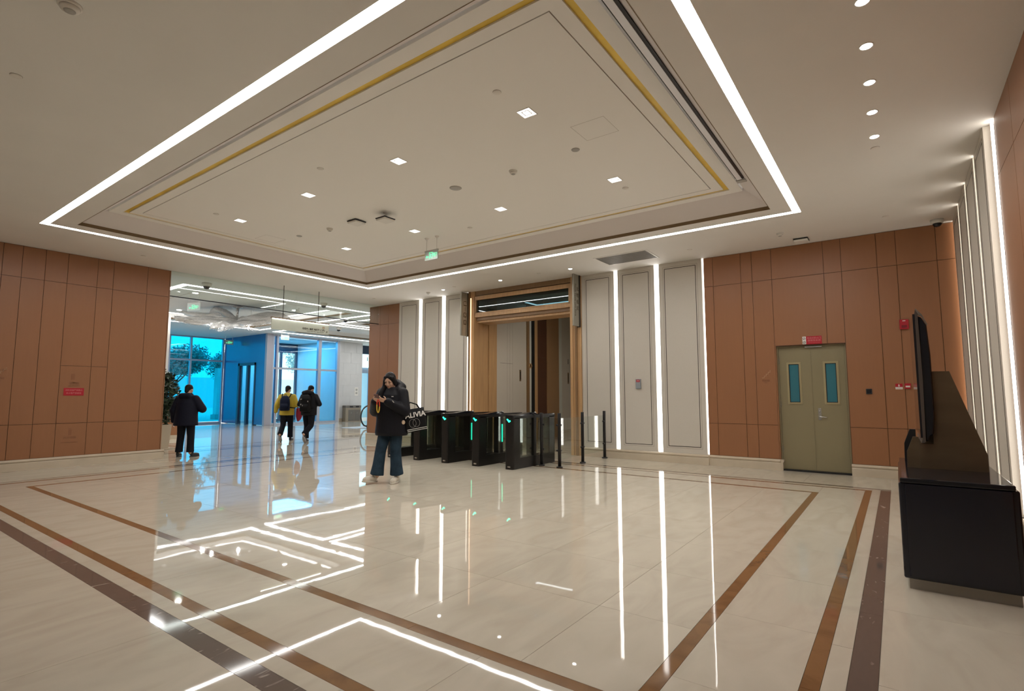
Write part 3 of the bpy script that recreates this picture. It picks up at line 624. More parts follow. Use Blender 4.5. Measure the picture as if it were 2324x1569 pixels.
# flat discs, sprinklers, detectors, speakers
def disc(x, y, z, r, lb, m='white_plastic', depth=.006, nm='sprinkler_cover', cat='ceiling fitting'):
    t = thing(nm, lb, cat, (x, y, z)); bm = new(); lathe(bm, [(r, 0), (r, -depth * .6), (r * .93, -depth), (0, -depth)], seg=28); obj('cover', bm, m, t, .6)
    bm = new(); lathe(bm, [(r * 1.05, 0), (r * 1.05, -.0012)], seg=28); obj('rim', bm, 'line_soft', t)
mat('cover_beige', (0.74, 0.71, 0.66), 0.6)
for x, y, z, lb in ((4.0, 3.085, ZT, 'flat round cover on the tray left of the nearest square downlight'), (4.04, 6.10, ZT, 'flat round cover on the tray left part, mid distance'), (4.085, 9.09, ZT, 'flat round cover at the far left of the tray'), (7.145, 6.12, ZT, 'flat round cover on the tray right of the exit sign'), (7.07, 3.065, ZT, 'flat round cover on the tray beside the rightmost square downlight'),
                    (7.047, .052, H, 'flat round cover below the row of round downlights'), (1.01, 6.07, H, 'flat round cover at the left picture edge'), (9.94, 0.0, H, 'flat round cover near the dome camera at right'), (10.05, 3.076, H, 'flat round cover right of the grille vent'), (4.085, 12.08, H, 'flat round cover above the left orange cladding'), (10.02, 9.1, H, 'flat round cover by the portal downlights'), (10.02, 6.5, H, 'flat round cover left of the vertical text sign'), (9.9, 12.1, H, 'flat round cover above the corner pillar')):
    disc(x, y, z, .042, lb, 'cover_beige')
disc(5.606, 5.083, ZT, .085, 'round ceiling speaker grille in the middle of the tray', 'grey_plastic', .008, 'ceiling_speaker', 'speaker')
disc(5.618, 9.09, ZT, .05, 'small round ceiling speaker at the far left of the tray', 'grey_plastic', .008, 'ceiling_speaker', 'speaker')
disc(5.564, 3.061, ZT, .05, 'small dark-centred round fitting below the access hatch', 'grey_plastic', .008, 'ceiling_sensor', 'sensor')
def smoke(x, y, z, lb, s=1.0):
    t = thing('smoke_detector', lb, 'smoke detector', (x, y, z)); bm = new(); lathe(bm, [(.056 * s, 0), (.056 * s, -.014), (.05 * s, -.018)], seg=28); obj('base', bm, 'cover_beige', t, .6)
    bm = new(); lathe(bm, [(.047 * s, -.018), (.044 * s, -.036), (.028 * s, -.046)], seg=28); obj('body', bm, 'cover_beige', t, .6)
    bm = new(); lathe(bm, [(.028 * s, -.046), (.026 * s, -.05), (.018 * s, -.054), (0, -.055)], seg=24); obj('sensor_cap', bm, 'grey_plastic', t, .6)
smoke(5.617, 4.05, ZT, 'smoke detector on the tray between the two nearer downlight rows'); smoke(5.68, 8.22, ZT, 'smoke detector on the tray left of the access points'); smoke(1.015, 4.63, H, 'large smoke detector at the top left picture edge', 1.3)
smoke(9.928, 1.489, H, 'small smoke detector above the stair door'); smoke(10.168, 10.178, H, 'small smoke detector above the left white panels')
def access_point(x, y, z, drop, lb, lean=0.0):
    t = thing('access_point', lb, 'wireless access point', (x, y, z))
    bm = new(); B(bm, -.11, .11, -.11, .11, -drop - .035, -drop, .012); obj('body', bm, 'white_plastic', t)
    bm = new(); B(bm, -.115, .115, -.115, .115, -drop + .001, -drop + .014); obj('backplate', bm, 'dark_plastic', t)
    if drop > .03:
        bm = new(); tube(bm, [(0, 0, 0), (0, 0, -drop)], .012); lathe(bm, [(.045, 0), (.045, -.012), (.015, -.02)], seg=16); obj('stem', bm, 'white_plastic', t)
        bm = new(); tube(bm, [(.02, 0, 0), (.04, .01, -drop * .4), (.03, .03, -drop * .9)], .004, 6); obj('cable', bm, 'grey_plastic', t)
    else:
        bm = new(); B(bm, -.05, .05, -.05, .05, -drop, 0); obj('bracket', bm, 'dark_plastic', t)
access_point(5.70, 7.48, ZT, .022, 'square white wireless access point flat on the tray, left of the pair'); access_point(5.72, 6.75, ZT, .11, 'square white access point hanging on a short stem, right of the pair'); access_point(10.52, 1.24, H, .022, 'square white wireless access point above the stair door')
def dome(x, y, z, lb, s=1.0):
    t = thing('dome_camera', lb, 'security camera', (x, y, z)); bm = new(); lathe(bm, [(.075 * s, 0), (.075 * s, -.03 * s), (.068 * s, -.05 * s), (.05 * s, -.055 * s)], seg=28); obj('housing', bm, 'white_plastic', t, .6)
    bm = new(); lathe(bm, [(.052 * s, -.052 * s), (.050 * s, -.07 * s), (.038 * s, -.09 * s), (.02 * s, -.101 * s), (0, -.104 * s)], seg=28); obj('dome', bm, 'black_gloss', t, True)
dome(10.60, -.66, H, 'dome camera in the corner above the orange cladding at right', 1.15)
dome(6.07, 13.8, H, 'dome camera behind the smoke curtain at the left end', 1.5); dome(9.55, 14.0, H, 'dome camera behind the smoke curtain above the hanging sign', 1.4); dome(11.98, 16.2, H, 'lobby dome camera between two led strips', 1.4); dome(13.5, 18.7, H, 'far lobby dome camera right of the hanging sign', 1.4)
# supply air grille
t = thing('air_grille', 'rectangular ceiling air grille with dark louvres above the white panels', 'air vent', (9.90, 4.31, H))
a, b = .36, .56
bm = new(); band(bm, (-a + .03, a - .03, -b + .03, b - .03), (-a, a, -b, b), -.008, .002); obj('frame', bm, 'white_plastic', t)
boxo('backing', -a + .03, a - .03, -b + .03, b - .03, -.001, .001, 'line_dark', t)
for k in range(14):
    x = -a + .045 + k * (2 * a - .09) / 13; boxo('louvre', x - .004, x + .012, -b + .03, b - .03, -.007, -.001, 'grey_plastic', t)
# ---------------------------------------------------------------- exit signs
mat('sign_glass_grey', (0.40, 0.45, 0.42), 0.3); emit('exit_green', (0.12, 1.0, 0.45), 0.7, (0.1, 0.6, 0.3))
def exit_sign(loc, rz, lb, z, drop=.27, w=.34, h=.17):
    t = thing('exit_sign', lb, 'exit sign', (loc[0], loc[1], z), rz)
    boxo('panel', -w / 2, w / 2, -.008, .008, -drop - h, -drop, 'sign_glass_grey', t)
    bm = new(); B(bm, -w / 2 - .006, w / 2 + .006, -.011, .011, -drop - .004, -drop + .02); obj('top_rail', bm, 'grey_plastic', t)
    for s in (-.4, .4):
        bm = new(); tube(bm, [(s * w, 0, 0), (s * w, 0, -drop + .01)], .006, 8); lathe(bm, [(.042, 0), (.042, -.006), (.018, -.032), (.008, -.036)], (s * w, 0, 0), 20); obj('rod', bm, 'white_plastic', t, .6)
    zc = -drop - h / 2; y = -.0095; bm = new()
    prism(bm, [(-.145, zc - .02), (-.115, zc + .008), (-.115, zc - .010), (-.075, zc - .010), (-.075, zc - .028), (-.115, zc - .028), (-.115, zc - .046)], 'y', y, -.008)
    obj('arrow', bm, 'exit_green', t)
    bm = new()
    for q in ((-.055, .035, .052, .062), (-.055, -.045, -.06, .062), (.025, .035, -.06, .062)): B(bm, q[0], q[1], y, -.008, zc + q[2], zc + q[3])
    tube(bm, [(-.012, y, zc + .03), (-.014, y, zc + .005), (-.02, y, zc - .015)], .008, 6); tube(bm, [(-.02, y, zc - .015), (.005, y, zc - .035), (.0, y, zc - .055)], .005, 6); tube(bm, [(-.02, y, zc - .015), (-.035, y, zc - .055)], .005, 6); tube(bm, [(-.013, y, zc + .022), (.012, y, zc + .008)], .004, 6)
    obj('pictogram', bm, 'exit_green', t)
    bm = new(); text_bm(bm, '出口', 0.06, plane_M((.095, y, zc + .012), (1, 0, 0), (0, 0, 1)), .001, .001); text_bm(bm, 'EXIT', 0.032, plane_M((.095, y, zc - .03), (1, 0, 0), (0, 0, 1)), .001); obj('lettering', bm, 'exit_green', t)
exit_sign((7.165, 7.10), -math.pi / 2, 'green exit sign hanging from the ceiling tray on two rods', ZT)
exit_sign((6.45, 15.35), -math.pi / 2 + .4, 'small green exit sign in the lobby left of the chandelier', H, .3, .4, .2); exit_sign((13.3, 22.35), 0, 'small green exit sign above the vestibule corner', H, .1, .4, .2); exit_sign((12.4, 25.6), 0, 'small cyan exit sign inside by the blue facade', H, .2, .4, .2)
# ---------------------------------------------------------------- hanging wayfinding sign
t = thing('hanging_sign', 'long pale glass direction sign hanging on two rods in the opening', 'sign', (7.88, 12.5, 0))
mat('sign_glass_pale', (0.50, 0.53, 0.45), 0.25, var=0.03, vscale=5)
boxo('panel', -.82, .82, -.012, .012, 3.005, 3.285, 'sign_glass_pale', t); boxo('top_rail', -.83, .83, -.03, .03, 3.283, 3.315, 'bronze', t)
boxo('lamp', -.81, .81, -.026, -.018, 3.277, 3.283, emit('led_sign', (1, 1, .95), 9.0), t)
for s in (-.52, .49):
    bm = new(); tube(bm, [(s, 0, 3.31), (s, 0, H)], .008, 8); obj('rod', bm, 'black_metal', t, True)
SM = lambda x, z: plane_M((x, -.0135, z), (1, 0, 0), (0, 0, 1))
bm = new(); text_bm(bm, '北塔中 / 高区 电梯厅 (二楼)', 0.056, SM(.36, 3.105), .001, .0015); text_bm(bm, 'North Tower Mid / High Zone(2F)', 0.036, SM(.41, 3.048), .001); text_bm(bm, '↗', 0.085, SM(.755, 3.07), .001, .002); obj('lettering', bm, 'line_dark', t)
bm = new(); B(bm, .62, .69, -.0155, -.012, 3.15, 3.215, .004); obj('icon', bm, mat('icon_tan', (0.38, 0.30, 0.2), 0.5), t)
# ---------------------------------------------------------------- blade signs at the portal
mat('blade_grey', (0.30, 0.285, 0.235), 0.35, 0.2); mat('blade_brown', (0.085, 0.06, 0.035), 0.4)
t = thing('blade_sign', 'upright grey blade sign with floor numbers 15, 5 and 1', 'sign', (10.52, 9.31, 2.95))
boxo('blade', 0, .25, -.02, .02, 0, 1.17, 'blade_grey', t); boxo('mount', .25, .30, -.03, .03, -.01, 1.18, 'line_dark', t)
for z, s in ((.87, '15'), (.56, '5'), (.36, '1')):
    bm = new(); B(bm, .09, .205, -.023, -.019, z - .065, z + .065); q = obj('number_plate', bm, 'blade_brown', t, bev=.012)
    bm = new(); text_bm(bm, s, .105, plane_M((.1475, -.0245, z), (1, 0, 0), (0, 0, 1)), .001, .001); obj('lettering', bm, 'white_plastic', q)
boxo('dash', .143, .152, -.022, -.019, .66, .77, 'blade_brown', t)
t = thing('blade_sign', 'upright grey blade sign with vertical Chinese and English tower name', 'sign', (10.50, 5.885, 2.95))
boxo('blade', 0, .24, -.02, .02, 0, 1.2, 'blade_grey', t); boxo('mount', .24, .31, -.03, .03, -.01, 1.2, 'line_dark', t)
bm = new()
for k, ch in enumerate('北塔低区'): text_bm(bm, ch, .10, plane_M((.175, -.022, .86 - k * .15), (1, 0, 0), (0, 0, 1)), .001, .0015)
text_bm(bm, 'North Tower Low Zone', .074, plane_M((.075, -.022, .60), (0, 0, -1), (1, 0, 0)), .001, .001); obj('lettering', bm, 'blade_brown', t)
# ---------------------------------------------------------------- signs and boxes on the walls
t = thing('fire_door_sign', 'red and white fire door notice above the stair door', 'sign', (XB, 1.19, 2.36))
boxo('panel', -.008, 0, -.15, .095, -.073, .073, 'red_sign', t); boxo('panel', -.008, 0, .097, .155, -.068, .07, 'white_plastic', t)
WM = lambda y, z, x=-.0085: plane_M((x, y, z), (0, -1, 0), (0, 0, 1))
bm = new(); text_bm(bm, '常闭式防火门', .037, WM(-.028, .036), .0006); text_bm(bm, '请保持关闭', .042, WM(-.028, -.008), .0006); text_bm(bm, 'Please keep the fire door closed', .0135, WM(-.028, -.045), .0006); obj('lettering', bm, mat('sign_pink', (0.62, 0.22, 0.22), 0.5), t)
bm = new()
for z in (.032, -.035):
    tube(bm, [(-.0095, .127 + .02 * math.cos(k * .6283), z + .02 * math.sin(k * .6283)) for k in range(10)], .003, 6, True); tube(bm, [(-.0095, .115, z + .012), (-.0095, .139, z - .012)], .003, 6)
obj('pictogram', bm, 'line_dark', t)
boxo('door_closer_track', DX - .06, DX - .03, 1.05, 1.32, 2.235, 2.255, 'steel', label='thin steel door closer bar at the top of the stair door', category='door closer')
t = thing('alarm_sounder', 'square red fire alarm sounder high on the orange cladding', 'fire alarm', (XB, -.153, 2.54))
bm = new(); B(bm, -.045, 0, -.062, .062, -.082, .082, .012); obj('housing', bm, 'red_sign', t); boxo('grille', -.052, -.044, -.035, .035, -.06, -.015, mat('red_dark', (.2, .004, .012), .4), t); boxo('lens', -.048, -.044, -.02, .02, .05, .062, 'white_plastic', t)
t = thing('call_point', 'small red manual fire call point, right of the pair', 'fire alarm', (XB, -.147, 1.52))
bm = new(); B(bm, -.03, 0, -.042, .042, -.045, .045, .006); obj('housing', bm, 'red_sign', t); boxo('label_plate', -.032, -.029, -.03, .03, -.02, .006, 'white_plastic', t)
t = thing('call_point_sign', 'small red and white instruction sign left of the call point', 'sign', (XB, -.03, 1.515))
boxo('panel', -.006, 0, -.048, .048, -.008, .046, 'red_sign', t); boxo('panel', -.006, 0, -.048, .048, -.046, -.009, 'white_plastic', t)
bm = new(); text_bm(bm, '手动报警按钮', .014, WM(0, -.028, -.0065), .0005); obj('lettering', bm, 'red_dark', t); bm = new(); prism(bm, [(0, -.004), (.016, .014), (.006, .014), (.006, .036), (-.006, .036), (-.006, .014), (-.016, .014)], 'x', -.0075, -.006); obj('arrow', bm, 'white_plastic', t)
t = thing('card_reader', 'small black square card reader right of the stair door', 'card reader', (XB, .385, 1.435))
bm = new(); B(bm, -.02, 0, -.043, .043, -.046, .046, .006); obj('housing', bm, 'dark_plastic', t); boxo('pad', -.022, -.019, -.03, .03, -.03, .034, 'black_gloss', t)
t = thing('wall_box', 'small grey box with a red display on the middle white panel', 'control box', (XW, 4.488, 1.61))
bm = new(); B(bm, -.03, 0, -.057, .057, -.103, .103, .004); obj('housing', bm, mat('box_grey', (.26, .29, .31), .5), t); boxo('display', -.033, -.029, -.04, .04, .04, .09, 'red_sign', t); bm = new(); text_bm(bm, 'OPEN', .022, WM(0, .065, -.0335), .0005); obj('lettering', bm, 'white_plastic', t)
# raised stair pictograms and lettering in the panel colour
mat('wood_relief', (0.25, 0.105, 0.045), 0.5); mat('wood_relief_light', (0.47, 0.27, 0.15), 0.45)
def stairs_rel(axis_r, o, lb, txt, en, s=1.0, m='wood_relief'):
    t = thing('relief_sign', lb, 'sign', o); r = Vector(axis_r); n = r.cross(Vector((0, 0, 1)))
    M = plane_M((0, 0, 0), axis_r, (0, 0, 1))
    bm = new(); x, z = -.06 * s, .03 * s
    for k in range(4):
        for a, b in (((x, z), (x + .035 * s, z)), ((x + .035 * s, z), (x + .035 * s, z + .035 * s))):
            v0, v1 = Vector((*a, .002)), Vector((*b, .002)); dd = (v1 - v0).normalized() * .005 * s; B(bm, min(v0.x, v1.x) - .005 * s, max(v0.x, v1.x) + .005 * s, min(v0.y, v1.y) - .005 * s, max(v0.y, v1.y) + .005 * s, 0, .004)
        x += .035 * s; z += .035 * s
    bm.transform(M); obj('pictogram', bm, 'wood_relief_light' if m == 'wood_relief' else m, t)
    bm = new(); text_bm(bm, txt, .045 * s, M @ Matrix.Translation((0, -.025 * s, .002)), .002, .0008); text_bm(bm, en, .024 * s, M @ Matrix.Translation((0, -.062 * s, .002)), .002, .0004); obj('lettering', bm, m, t)
stairs_rel((0, -1, 0), (XB, 1.985, 1.665), 'raised stair pictogram with lettering left of the stair door', '楼梯间', 'Stairs')
stairs_rel((1, 0, 0), (2.31, YA, 1.70), 'raised stair pictogram with lettering at the left picture edge', '楼梯间', 'Stairs')
t = thing('hydrant_sign', 'red notice plate below a raised hydrant pictogram on the left cladding', 'sign', (3.39, YA, 1.436))
boxo('panel', -.158, .158, -.006, 0, -.073, .073, 'red_sign', t); bm = new(); text_bm(bm, '消防设施严禁圈占', .034, plane_M((0, -.0065, .03), (1, 0, 0), (0, 0, 1)), .0005); text_bm(bm, '非火警严禁使用', .034, plane_M((0, -.0065, -.028), (1, 0, 0), (0, 0, 1)), .0005); obj('lettering', bm, 'sign_pink', t)
t = thing('relief_sign', 'raised hydrant pictogram and lettering above the red notice plate', 'sign', (3.39, YA, 1.62))
bm = new(); B(bm, -.055, .0, -.004, 0, .05, .165); lathe(bm, [(.03, 0), (.03, .004)], seg=16); obj('pictogram', bm, 'wood_relief', t)
bm = new(); text_bm(bm, '消火栓', .055, plane_M((0, -.001, -.02), (1, 0, 0), (0, 0, 1)), .002, .0006); text_bm(bm, 'FIRE HYDRANT', .028, plane_M((0, -.001, -.072), (1, 0, 0), (0, 0, 1)), .002); obj('lettering', bm, 'wood_relief', t)
t = thing('relief_sign', 'faint raised extinguisher pictogram and lettering low on the left cladding', 'sign', (3.38, YA, .55))
bm = new(); B(bm, -.022, .022, -.004, 0, .05, .16); B(bm, -.03, .012, -.004, 0, .17, .185); obj('pictogram', bm, 'wood_relief', t)
bm = new(); text_bm(bm, '灭火器箱', .05, plane_M((0, -.001, .0), (1, 0, 0), (0, 0, 1)), .002, .0006); text_bm(bm, 'Fire Extinguisher Box', .03, plane_M((0, -.001, -.09), (1, 0, 0), (0, 0, 1)), .002); obj('lettering', bm, 'wood_relief', t)
# ================================================================ TURNSTILE GATES
emit('gate_green', (0.02, 1.0, 0.52), 2.2, (0, .4, .2)); emit('gate_line', (0.02, 0.85, 0.45), 0.9, (0, .3, .15))
mat('gate_body', (0.020, 0.018, 0.017), 0.28, 0.5); mat('gate_smoke', (0.012, 0.013, 0.013), 0.08)
glass('gate_glass', (0.80, 0.85, 0.81), 0.06); glass('wing_glass', (0.72, 0.80, 0.76), 0.08)
def gate(loc, lb, wings=(True, True)):
    t = thing('turnstile_gate', lb, 'turnstile', loc, group='turnstile gates in a row')
    L, W, G = 1.5, .19, 1.0
    bm = new()   # lower plinth with rounded ends
    pr = lambda k: [(x, s * y) for s, seq in ((1, ((k, W / 2 - .03), (k + .012, W / 2 - .008), (k + .04, W / 2), (L - .04 - k, W / 2), (L - .012 - k, W / 2 - .008), (L - k, W / 2 - .03))), (-1, ((L - k, W / 2 - .03), (L - .012 - k, W / 2 - .008), (L - .04 - k, W / 2), (k + .04, W / 2), (k + .012, W / 2 - .008), (k, W / 2 - .03)))) for x, y in seq]
    prism(bm, pr(0), 'z', 0, .20); obj('plinth', bm, 'gate_body', t)
    bm = new(); prism(bm, [(x * .30 / .30, y) for x, y in ((0, W / 2 - .03), (.012, W / 2 - .008), (.04, W / 2), (.23, W / 2), (.23, -W / 2), (.04, -W / 2), (.012, -W / 2 + .008), (0, -W / 2 + .03))], 'z', .20, .95); obj('end_post', bm, 'gate_body', t)
    bm = new(); prism(bm, [(L - x, y) for x, y in ((0, W / 2 - .03), (.012, W / 2 - .008), (.04, W / 2), (.23, W / 2), (.23, -W / 2), (.04, -W / 2), (.012, -W / 2 + .008), (0, -W / 2 + .03))], 'z', .20, .95); obj('end_post', bm, 'gate_body', t)
    bm = new(); B(bm, .70, .80, -W / 2 + .01, W / 2 - .01, .20, .95); obj('centre_post', bm, 'gate_body', t)
    for s in (-1, 1):
        bm = new(); B(bm, .23, .70, s * (W / 2 - .012) - .004, s * (W / 2 - .012) + .004, .20, .93); obj('side_glass', bm, 'gate_glass', t)
        bm = new(); B(bm, .80, 1.27, s * (W / 2 - .012) - .004, s * (W / 2 - .012) + .004, .20, .93); obj('side_glass', bm, 'gate_glass', t)
    bm = new(); prism(bm, pr(-.012), 'z', .93, .985); obj('top_rail', bm, 'gate_body', t)
    bm = new(); prism(bm, pr(.0), 'z', .985, 1.0); obj('top_cover', bm, 'black_gloss', t)
    bm = new(); prism(bm, [(.30, 1.0), (.62, 1.035), (.78, 1.035), (.86, 1.0)], 'y', -W / 2 + .03, W / 2 - .03); obj('scanner_wedge', bm, 'black_gloss', t)
    bm = new(); lathe(bm, [(.022, 0), (.022, .02), (.016, .035), (0, .04)], (.93, .03, 1.0), 16); obj('sensor_knob', bm, 'steel', t, .6)
    bm = new(); tube(bm, [(-.006, -.035, .895), (-.006, -.012, .875), (-.006, .035, .925)], .014, 8); obj('lane_light', bm, 'gate_green', t, True)
    boxo('maker_plate', -.004, .0, -.035, .03, .035, .06, 'steel', t)
    for s, on in zip((-1, 1), wings):
        if on:
            bm = new(); B(bm, .74, .752, s * (W / 2), s * (W / 2 + .29), .26, .90); wg = obj('wing_panel', bm, 'wing_glass', t)
            boxo('wing_light', .735, .757, s * (W / 2 + .005) - .006, s * (W / 2 + .005) + .006, .42, .78, 'gate_line', wg)
    return t
GN = ('turnstile gate nearest the glass barrier posts, with a green tick light', 'second turnstile gate from the glass barrier', 'third turnstile gate from the glass barrier', 'fourth turnstile gate, just right of the person with the phone', 'farthest turnstile gate, behind the person with the phone')
for k in range(5): gate((8.03, 5.89 + .815 * k, 0), GN[k], (k > 0, k < 4))
# ---------------------------------------------------------------- glass barrier
gp = [(8.86, 5.70), (8.80, 5.26), (9.70, 5.25), (10.70, 5.25)]
PN = ('black barrier post standing against the nearest turnstile', 'black barrier post at the barrier corner, nearest the camera', 'black barrier post in the middle of the glass run', 'black barrier post closest to the white wall panels')
def clampballs(t, dirs, zs=(.32, .80)):
    for z in zs:
        for dx, dy in dirs:
            bm = new(); tube(bm, [(dx * .02, dy * .02, z), (dx * .062, dy * .062, z)], .02, 10); obj('clamp', bm, 'black_metal', t, True)
for (x, y), lb, dirs in zip(gp, PN, (((0, -1),), ((1, 0), (0, 1)), ((1, 0), (-1, 0)), ((-1, 0),))):
    t = thing('barrier_post', lb, 'post', (x, y, 0), group='black posts of the glass barrier')
    bm = new(); lathe(bm, [(.032, 0), (.032, 1.02), (.030, 1.025), (0, 1.025)], seg=20); obj('shaft', bm, 'black_metal', t, .6)
    bm = new(); lathe(bm, [(.062, 0), (.062, .018), (.055, .024), (.03, .026)], seg=24); obj('foot', bm, 'black_metal', t, .6); clampballs(t, dirs)
for (a, b), lb in zip(((0, 1), (1, 2), (2, 3)), ('narrow clear glass panel between turnstile and corner post', 'clear glass panel between the corner post and the middle post', 'clear glass panel between the middle post and the white wall')):
    p, q = Vector((*gp[a], 0)), Vector((*gp[b], 0)); d = (q - p); l = d.length; t = bpy.data.objects.new
    bm = new(); B(bm, .045, l - .045, -.005, .005, .16, .93); o = obj('barrier_glass', bm, 'glass_clear', label=lb, category='glass panel'); o.location = p; o.rotation_euler = (0, 0, math.atan2(d.y, d.x))
# ================================================================ KIOSK AT THE RIGHT
mat('navy_gloss', (0.010, 0.011, 0.020), 0.12); mat('kiosk_bronze', (0.135, 0.10, 0.062), 0.30, 0.35, var=0.12, vscale=2.0, stretch=(1, 1, 4)); mat('kiosk_plinth', (0.28, 0.26, 0.23), 0.35, 0.5)
t = thing('display_kiosk', 'black and bronze display kiosk with an upright screen against the right wall', 'kiosk', (4.84, 0, 0))
boxo('plinth', 0.02, 1.5, -.59, .0, 0, .075, 'kiosk_plinth', t)
bm = new(); B(bm, .0, 1.5, -.62, .03, .072, .745, .012); obj('cabinet', bm, 'navy_gloss', t); boxo('front_panel', -.014, .004, -.585, -.005, .085, .74, 'navy_gloss', t, bev=.006)
bm = new(); B(bm, -.012, 1.52, -.60, .02, .745, .78, .008); obj('counter_top', bm, 'black_gloss', t)
xw = .71
bm = new(); prism(bm, [(-.545, .78), (-.545, .91), (-.35, 1.57), (-.228, 1.57), (-.222, 1.15), (-.22, .98), (-.122, .98), (-.122, .78)], 'x', xw, xw + .02); obj('stand_side', bm, 'kiosk_bronze', t)
bm = new(); prism(bm, [(-.545, .78), (-.545, .91), (-.35, 1.57), (-.228, 1.57), (-.222, 1.15), (-.22, .98), (-.122, .98), (-.122, .78)], 'x', 1.37, 1.39); obj('stand_side', bm, 'kiosk_bronze', t)
bm = new(); prism(bm, [(-.545, .78), (-.545, .91), (-.35, 1.57), (-.30, 1.57), (-.30, 1.0), (-.30, .78)], 'x', xw + .02, 1.37); obj('stand_back', bm, 'kiosk_bronze', t)
bm = new(); prism(bm, [(-.122, .78), (-.122, 1.033), (-.085, 1.033), (-.04, .91), (-.035, .78)], 'x', xw + .005, xw + .025); obj('front_bracket', bm, 'kiosk_bronze', t)
bm = new(); prism(bm, [(-.118, .78), (-.118, 1.06), (-.075, 1.06), (-.028, .93), (-.024, .78)], 'x', 1.38, 1.42); obj('front_bracket', bm, 'black_metal', t)
scr = thing('display_screen', 'large upright flat screen seen edge-on in the kiosk stand', 'screen', (5.50, 0, 0))
def slab_screen(bm, prof, x0, x1):
    prism(bm, prof, 'x', x0, x1)
bm = new(); prism(bm, [(-.138, .985), (-.15, 1.02), (-.152, 2.06), (-.156, 2.085), (-.172, 2.05), (-.176, 1.5), (-.168, .995)], 'x', 0, 1.17); obj('bezel', bm, mat('screen_bezel', (.16, .14, .13), .25, .6), scr)
boxo('glass', .012, 1.158, -.151, -.1365, 1.03, 2.05, 'black_gloss', scr)
bm = new(); prism(bm, [(-.166, 1.0), (-.171, 2.035), (-.195, 2.02), (-.226, 1.95), (-.238, 1.7), (-.236, 1.2), (-.222, 1.06), (-.20, 1.04), (-.185, 1.0)], 'x', .012, 1.155); obj('rear_shell', bm, 'black_gloss', scr, bev=.01)
bm = new(); prism(bm, [(-.172, 2.04), (-.156, 2.09), (-.160, 2.094), (-.200, 2.04), (-.232, 1.955), (-.226, 1.95), (-.195, 2.026)], 'x', 0.0, .016); obj('trim', bm, 'steel', scr)

# ================================================================ LOBBY THINGS
mat('leaf_in', (0.020, 0.042, 0.016), 0.35, var=0.5, vscale=9); mat('planter_cream', (0.52, 0.44, 0.33), 0.45)
t = thing('potted_plant', 'tall leafy shrub in a cream square planter behind the orange wall end', 'plant', (5.72, 15.35, 0))
bm = new(); A = [(-.26, -.26), (.26, -.26), (.26, .26), (-.26, .26)]
lo = [bm.verts.new((x * .86, y * .86, 0.02)) for x, y in A]; hi = [bm.verts.new((x, y, .62)) for x, y in A]; h2 = [bm.verts.new((x * .88, y * .88, .62)) for x, y in A]; h3 = [bm.verts.new((x * .88, y * .88, .55)) for x, y in A]
bm.faces.new(lo[::-1]); bm.faces.new(h3)
for r1, r2 in ((lo, hi), (hi, h2), (h2, h3)):
    for k in range(4): bm.faces.new((r1[k], r1[(k + 1) % 4], r2[(k + 1) % 4], r2[k]))
obj('planter', bm, 'planter_cream', t); boxo('saucer', -.33, .33, -.33, .33, 0, .025, 'stone_base', t); boxo('soil', -.22, .22, -.22, .22, .54, .565, 'bark', t)
bm = new()
for k in range(7):
    a = k * .9; tube(bm, [(0.05 * math.cos(a), .05 * math.sin(a), .55), (.12 * math.cos(a), .12 * math.sin(a), 1.1), (.28 * math.cos(a), .28 * math.sin(a), 1.7)], [.018, .013, .006], 6)
obj('stem', bm, 'bark', t, True)
bm = new(); rng = random.Random(3)
for c, r, n in (((0, 0, 1.45), (.48, .48, .5), 1500), ((.05, -.05, .95), (.40, .40, .36), 900), ((.1, 0, 1.85), (.25, .25, .2), 220)):
    leaf_cloud(bm, c, r, n, .062, rng=rng)
obj('foliage', bm, 'leaf_in', t, kind='stuff')
t = thing('waste_bin', 'double grey waste bin against the far stone wall', 'bin', (17.65, 23.12, 0), math.radians(-12))
mat('bin_grey', (0.16, 0.15, 0.135), 0.4, 0.4); mat('bin_side', (0.30, 0.26, 0.20), 0.4, 0.3)
boxo('body', -.42, .42, -.18, .18, 0, .74, 'bin_side', t); 
for s in (-.165, .165): d = boxo('door', s - .155 + .05, s + .155 + .05, -.19, -.178, .03, .60, 'bin_grey', t); boxo('pull', s + .05 - .02, s + .05 + .02, -.196, -.189, .42, .45, 'steel', d)
boxo('lid', -.43, .43, -.19, .19, .70, .82, 'bin_grey', t); 
for s in (-.115, .215): boxo('slot', s - .09, s + .09, -.194, -.188, .73, .79, 'black_gloss', t)
t = thing('escalator', 'end of an escalator with glass side and black looped handrail', 'escalator', (14.02, 17.85, 0), math.radians(0))
bm = new(); pts = [(2.6, 0, .93), (.62, 0, .93)] + [(.48 + .42 * math.cos(a), 0, .48 + .45 * math.sin(a)) for a in [math.radians(90 + 12 * k) for k in range(1, 13)]] + [(.36, 0, .08), (.55, 0, .06), (2.6, 0, .06)]
tube(bm, pts, .032, 10); obj('handrail', bm, 'black_metal', t, True)
bm = new(); prism(bm, [(.48 + .38 * math.cos(math.radians(90 + 18 * k)), .48 + .40 * math.sin(math.radians(90 + 18 * k))) for k in range(0, 9)] + [(.6, .14), (2.6, .14), (2.6, .88)], 'y', -.006, .006); obj('balustrade_glass', bm, 'glass_clear', t)
bm = new(); B(bm, .42, 2.6, -.07, .07, .0, .14); obj('skirt', bm, 'black_metal', t); boxo('floor_plate', -.1, 2.6, .07, 1.1, 0.001, .012, 'alu', t); boxo('post_light', .70, .84, -.02, .02, .14, .86, mat('post_cream', (.62, .60, .50), .4), t)
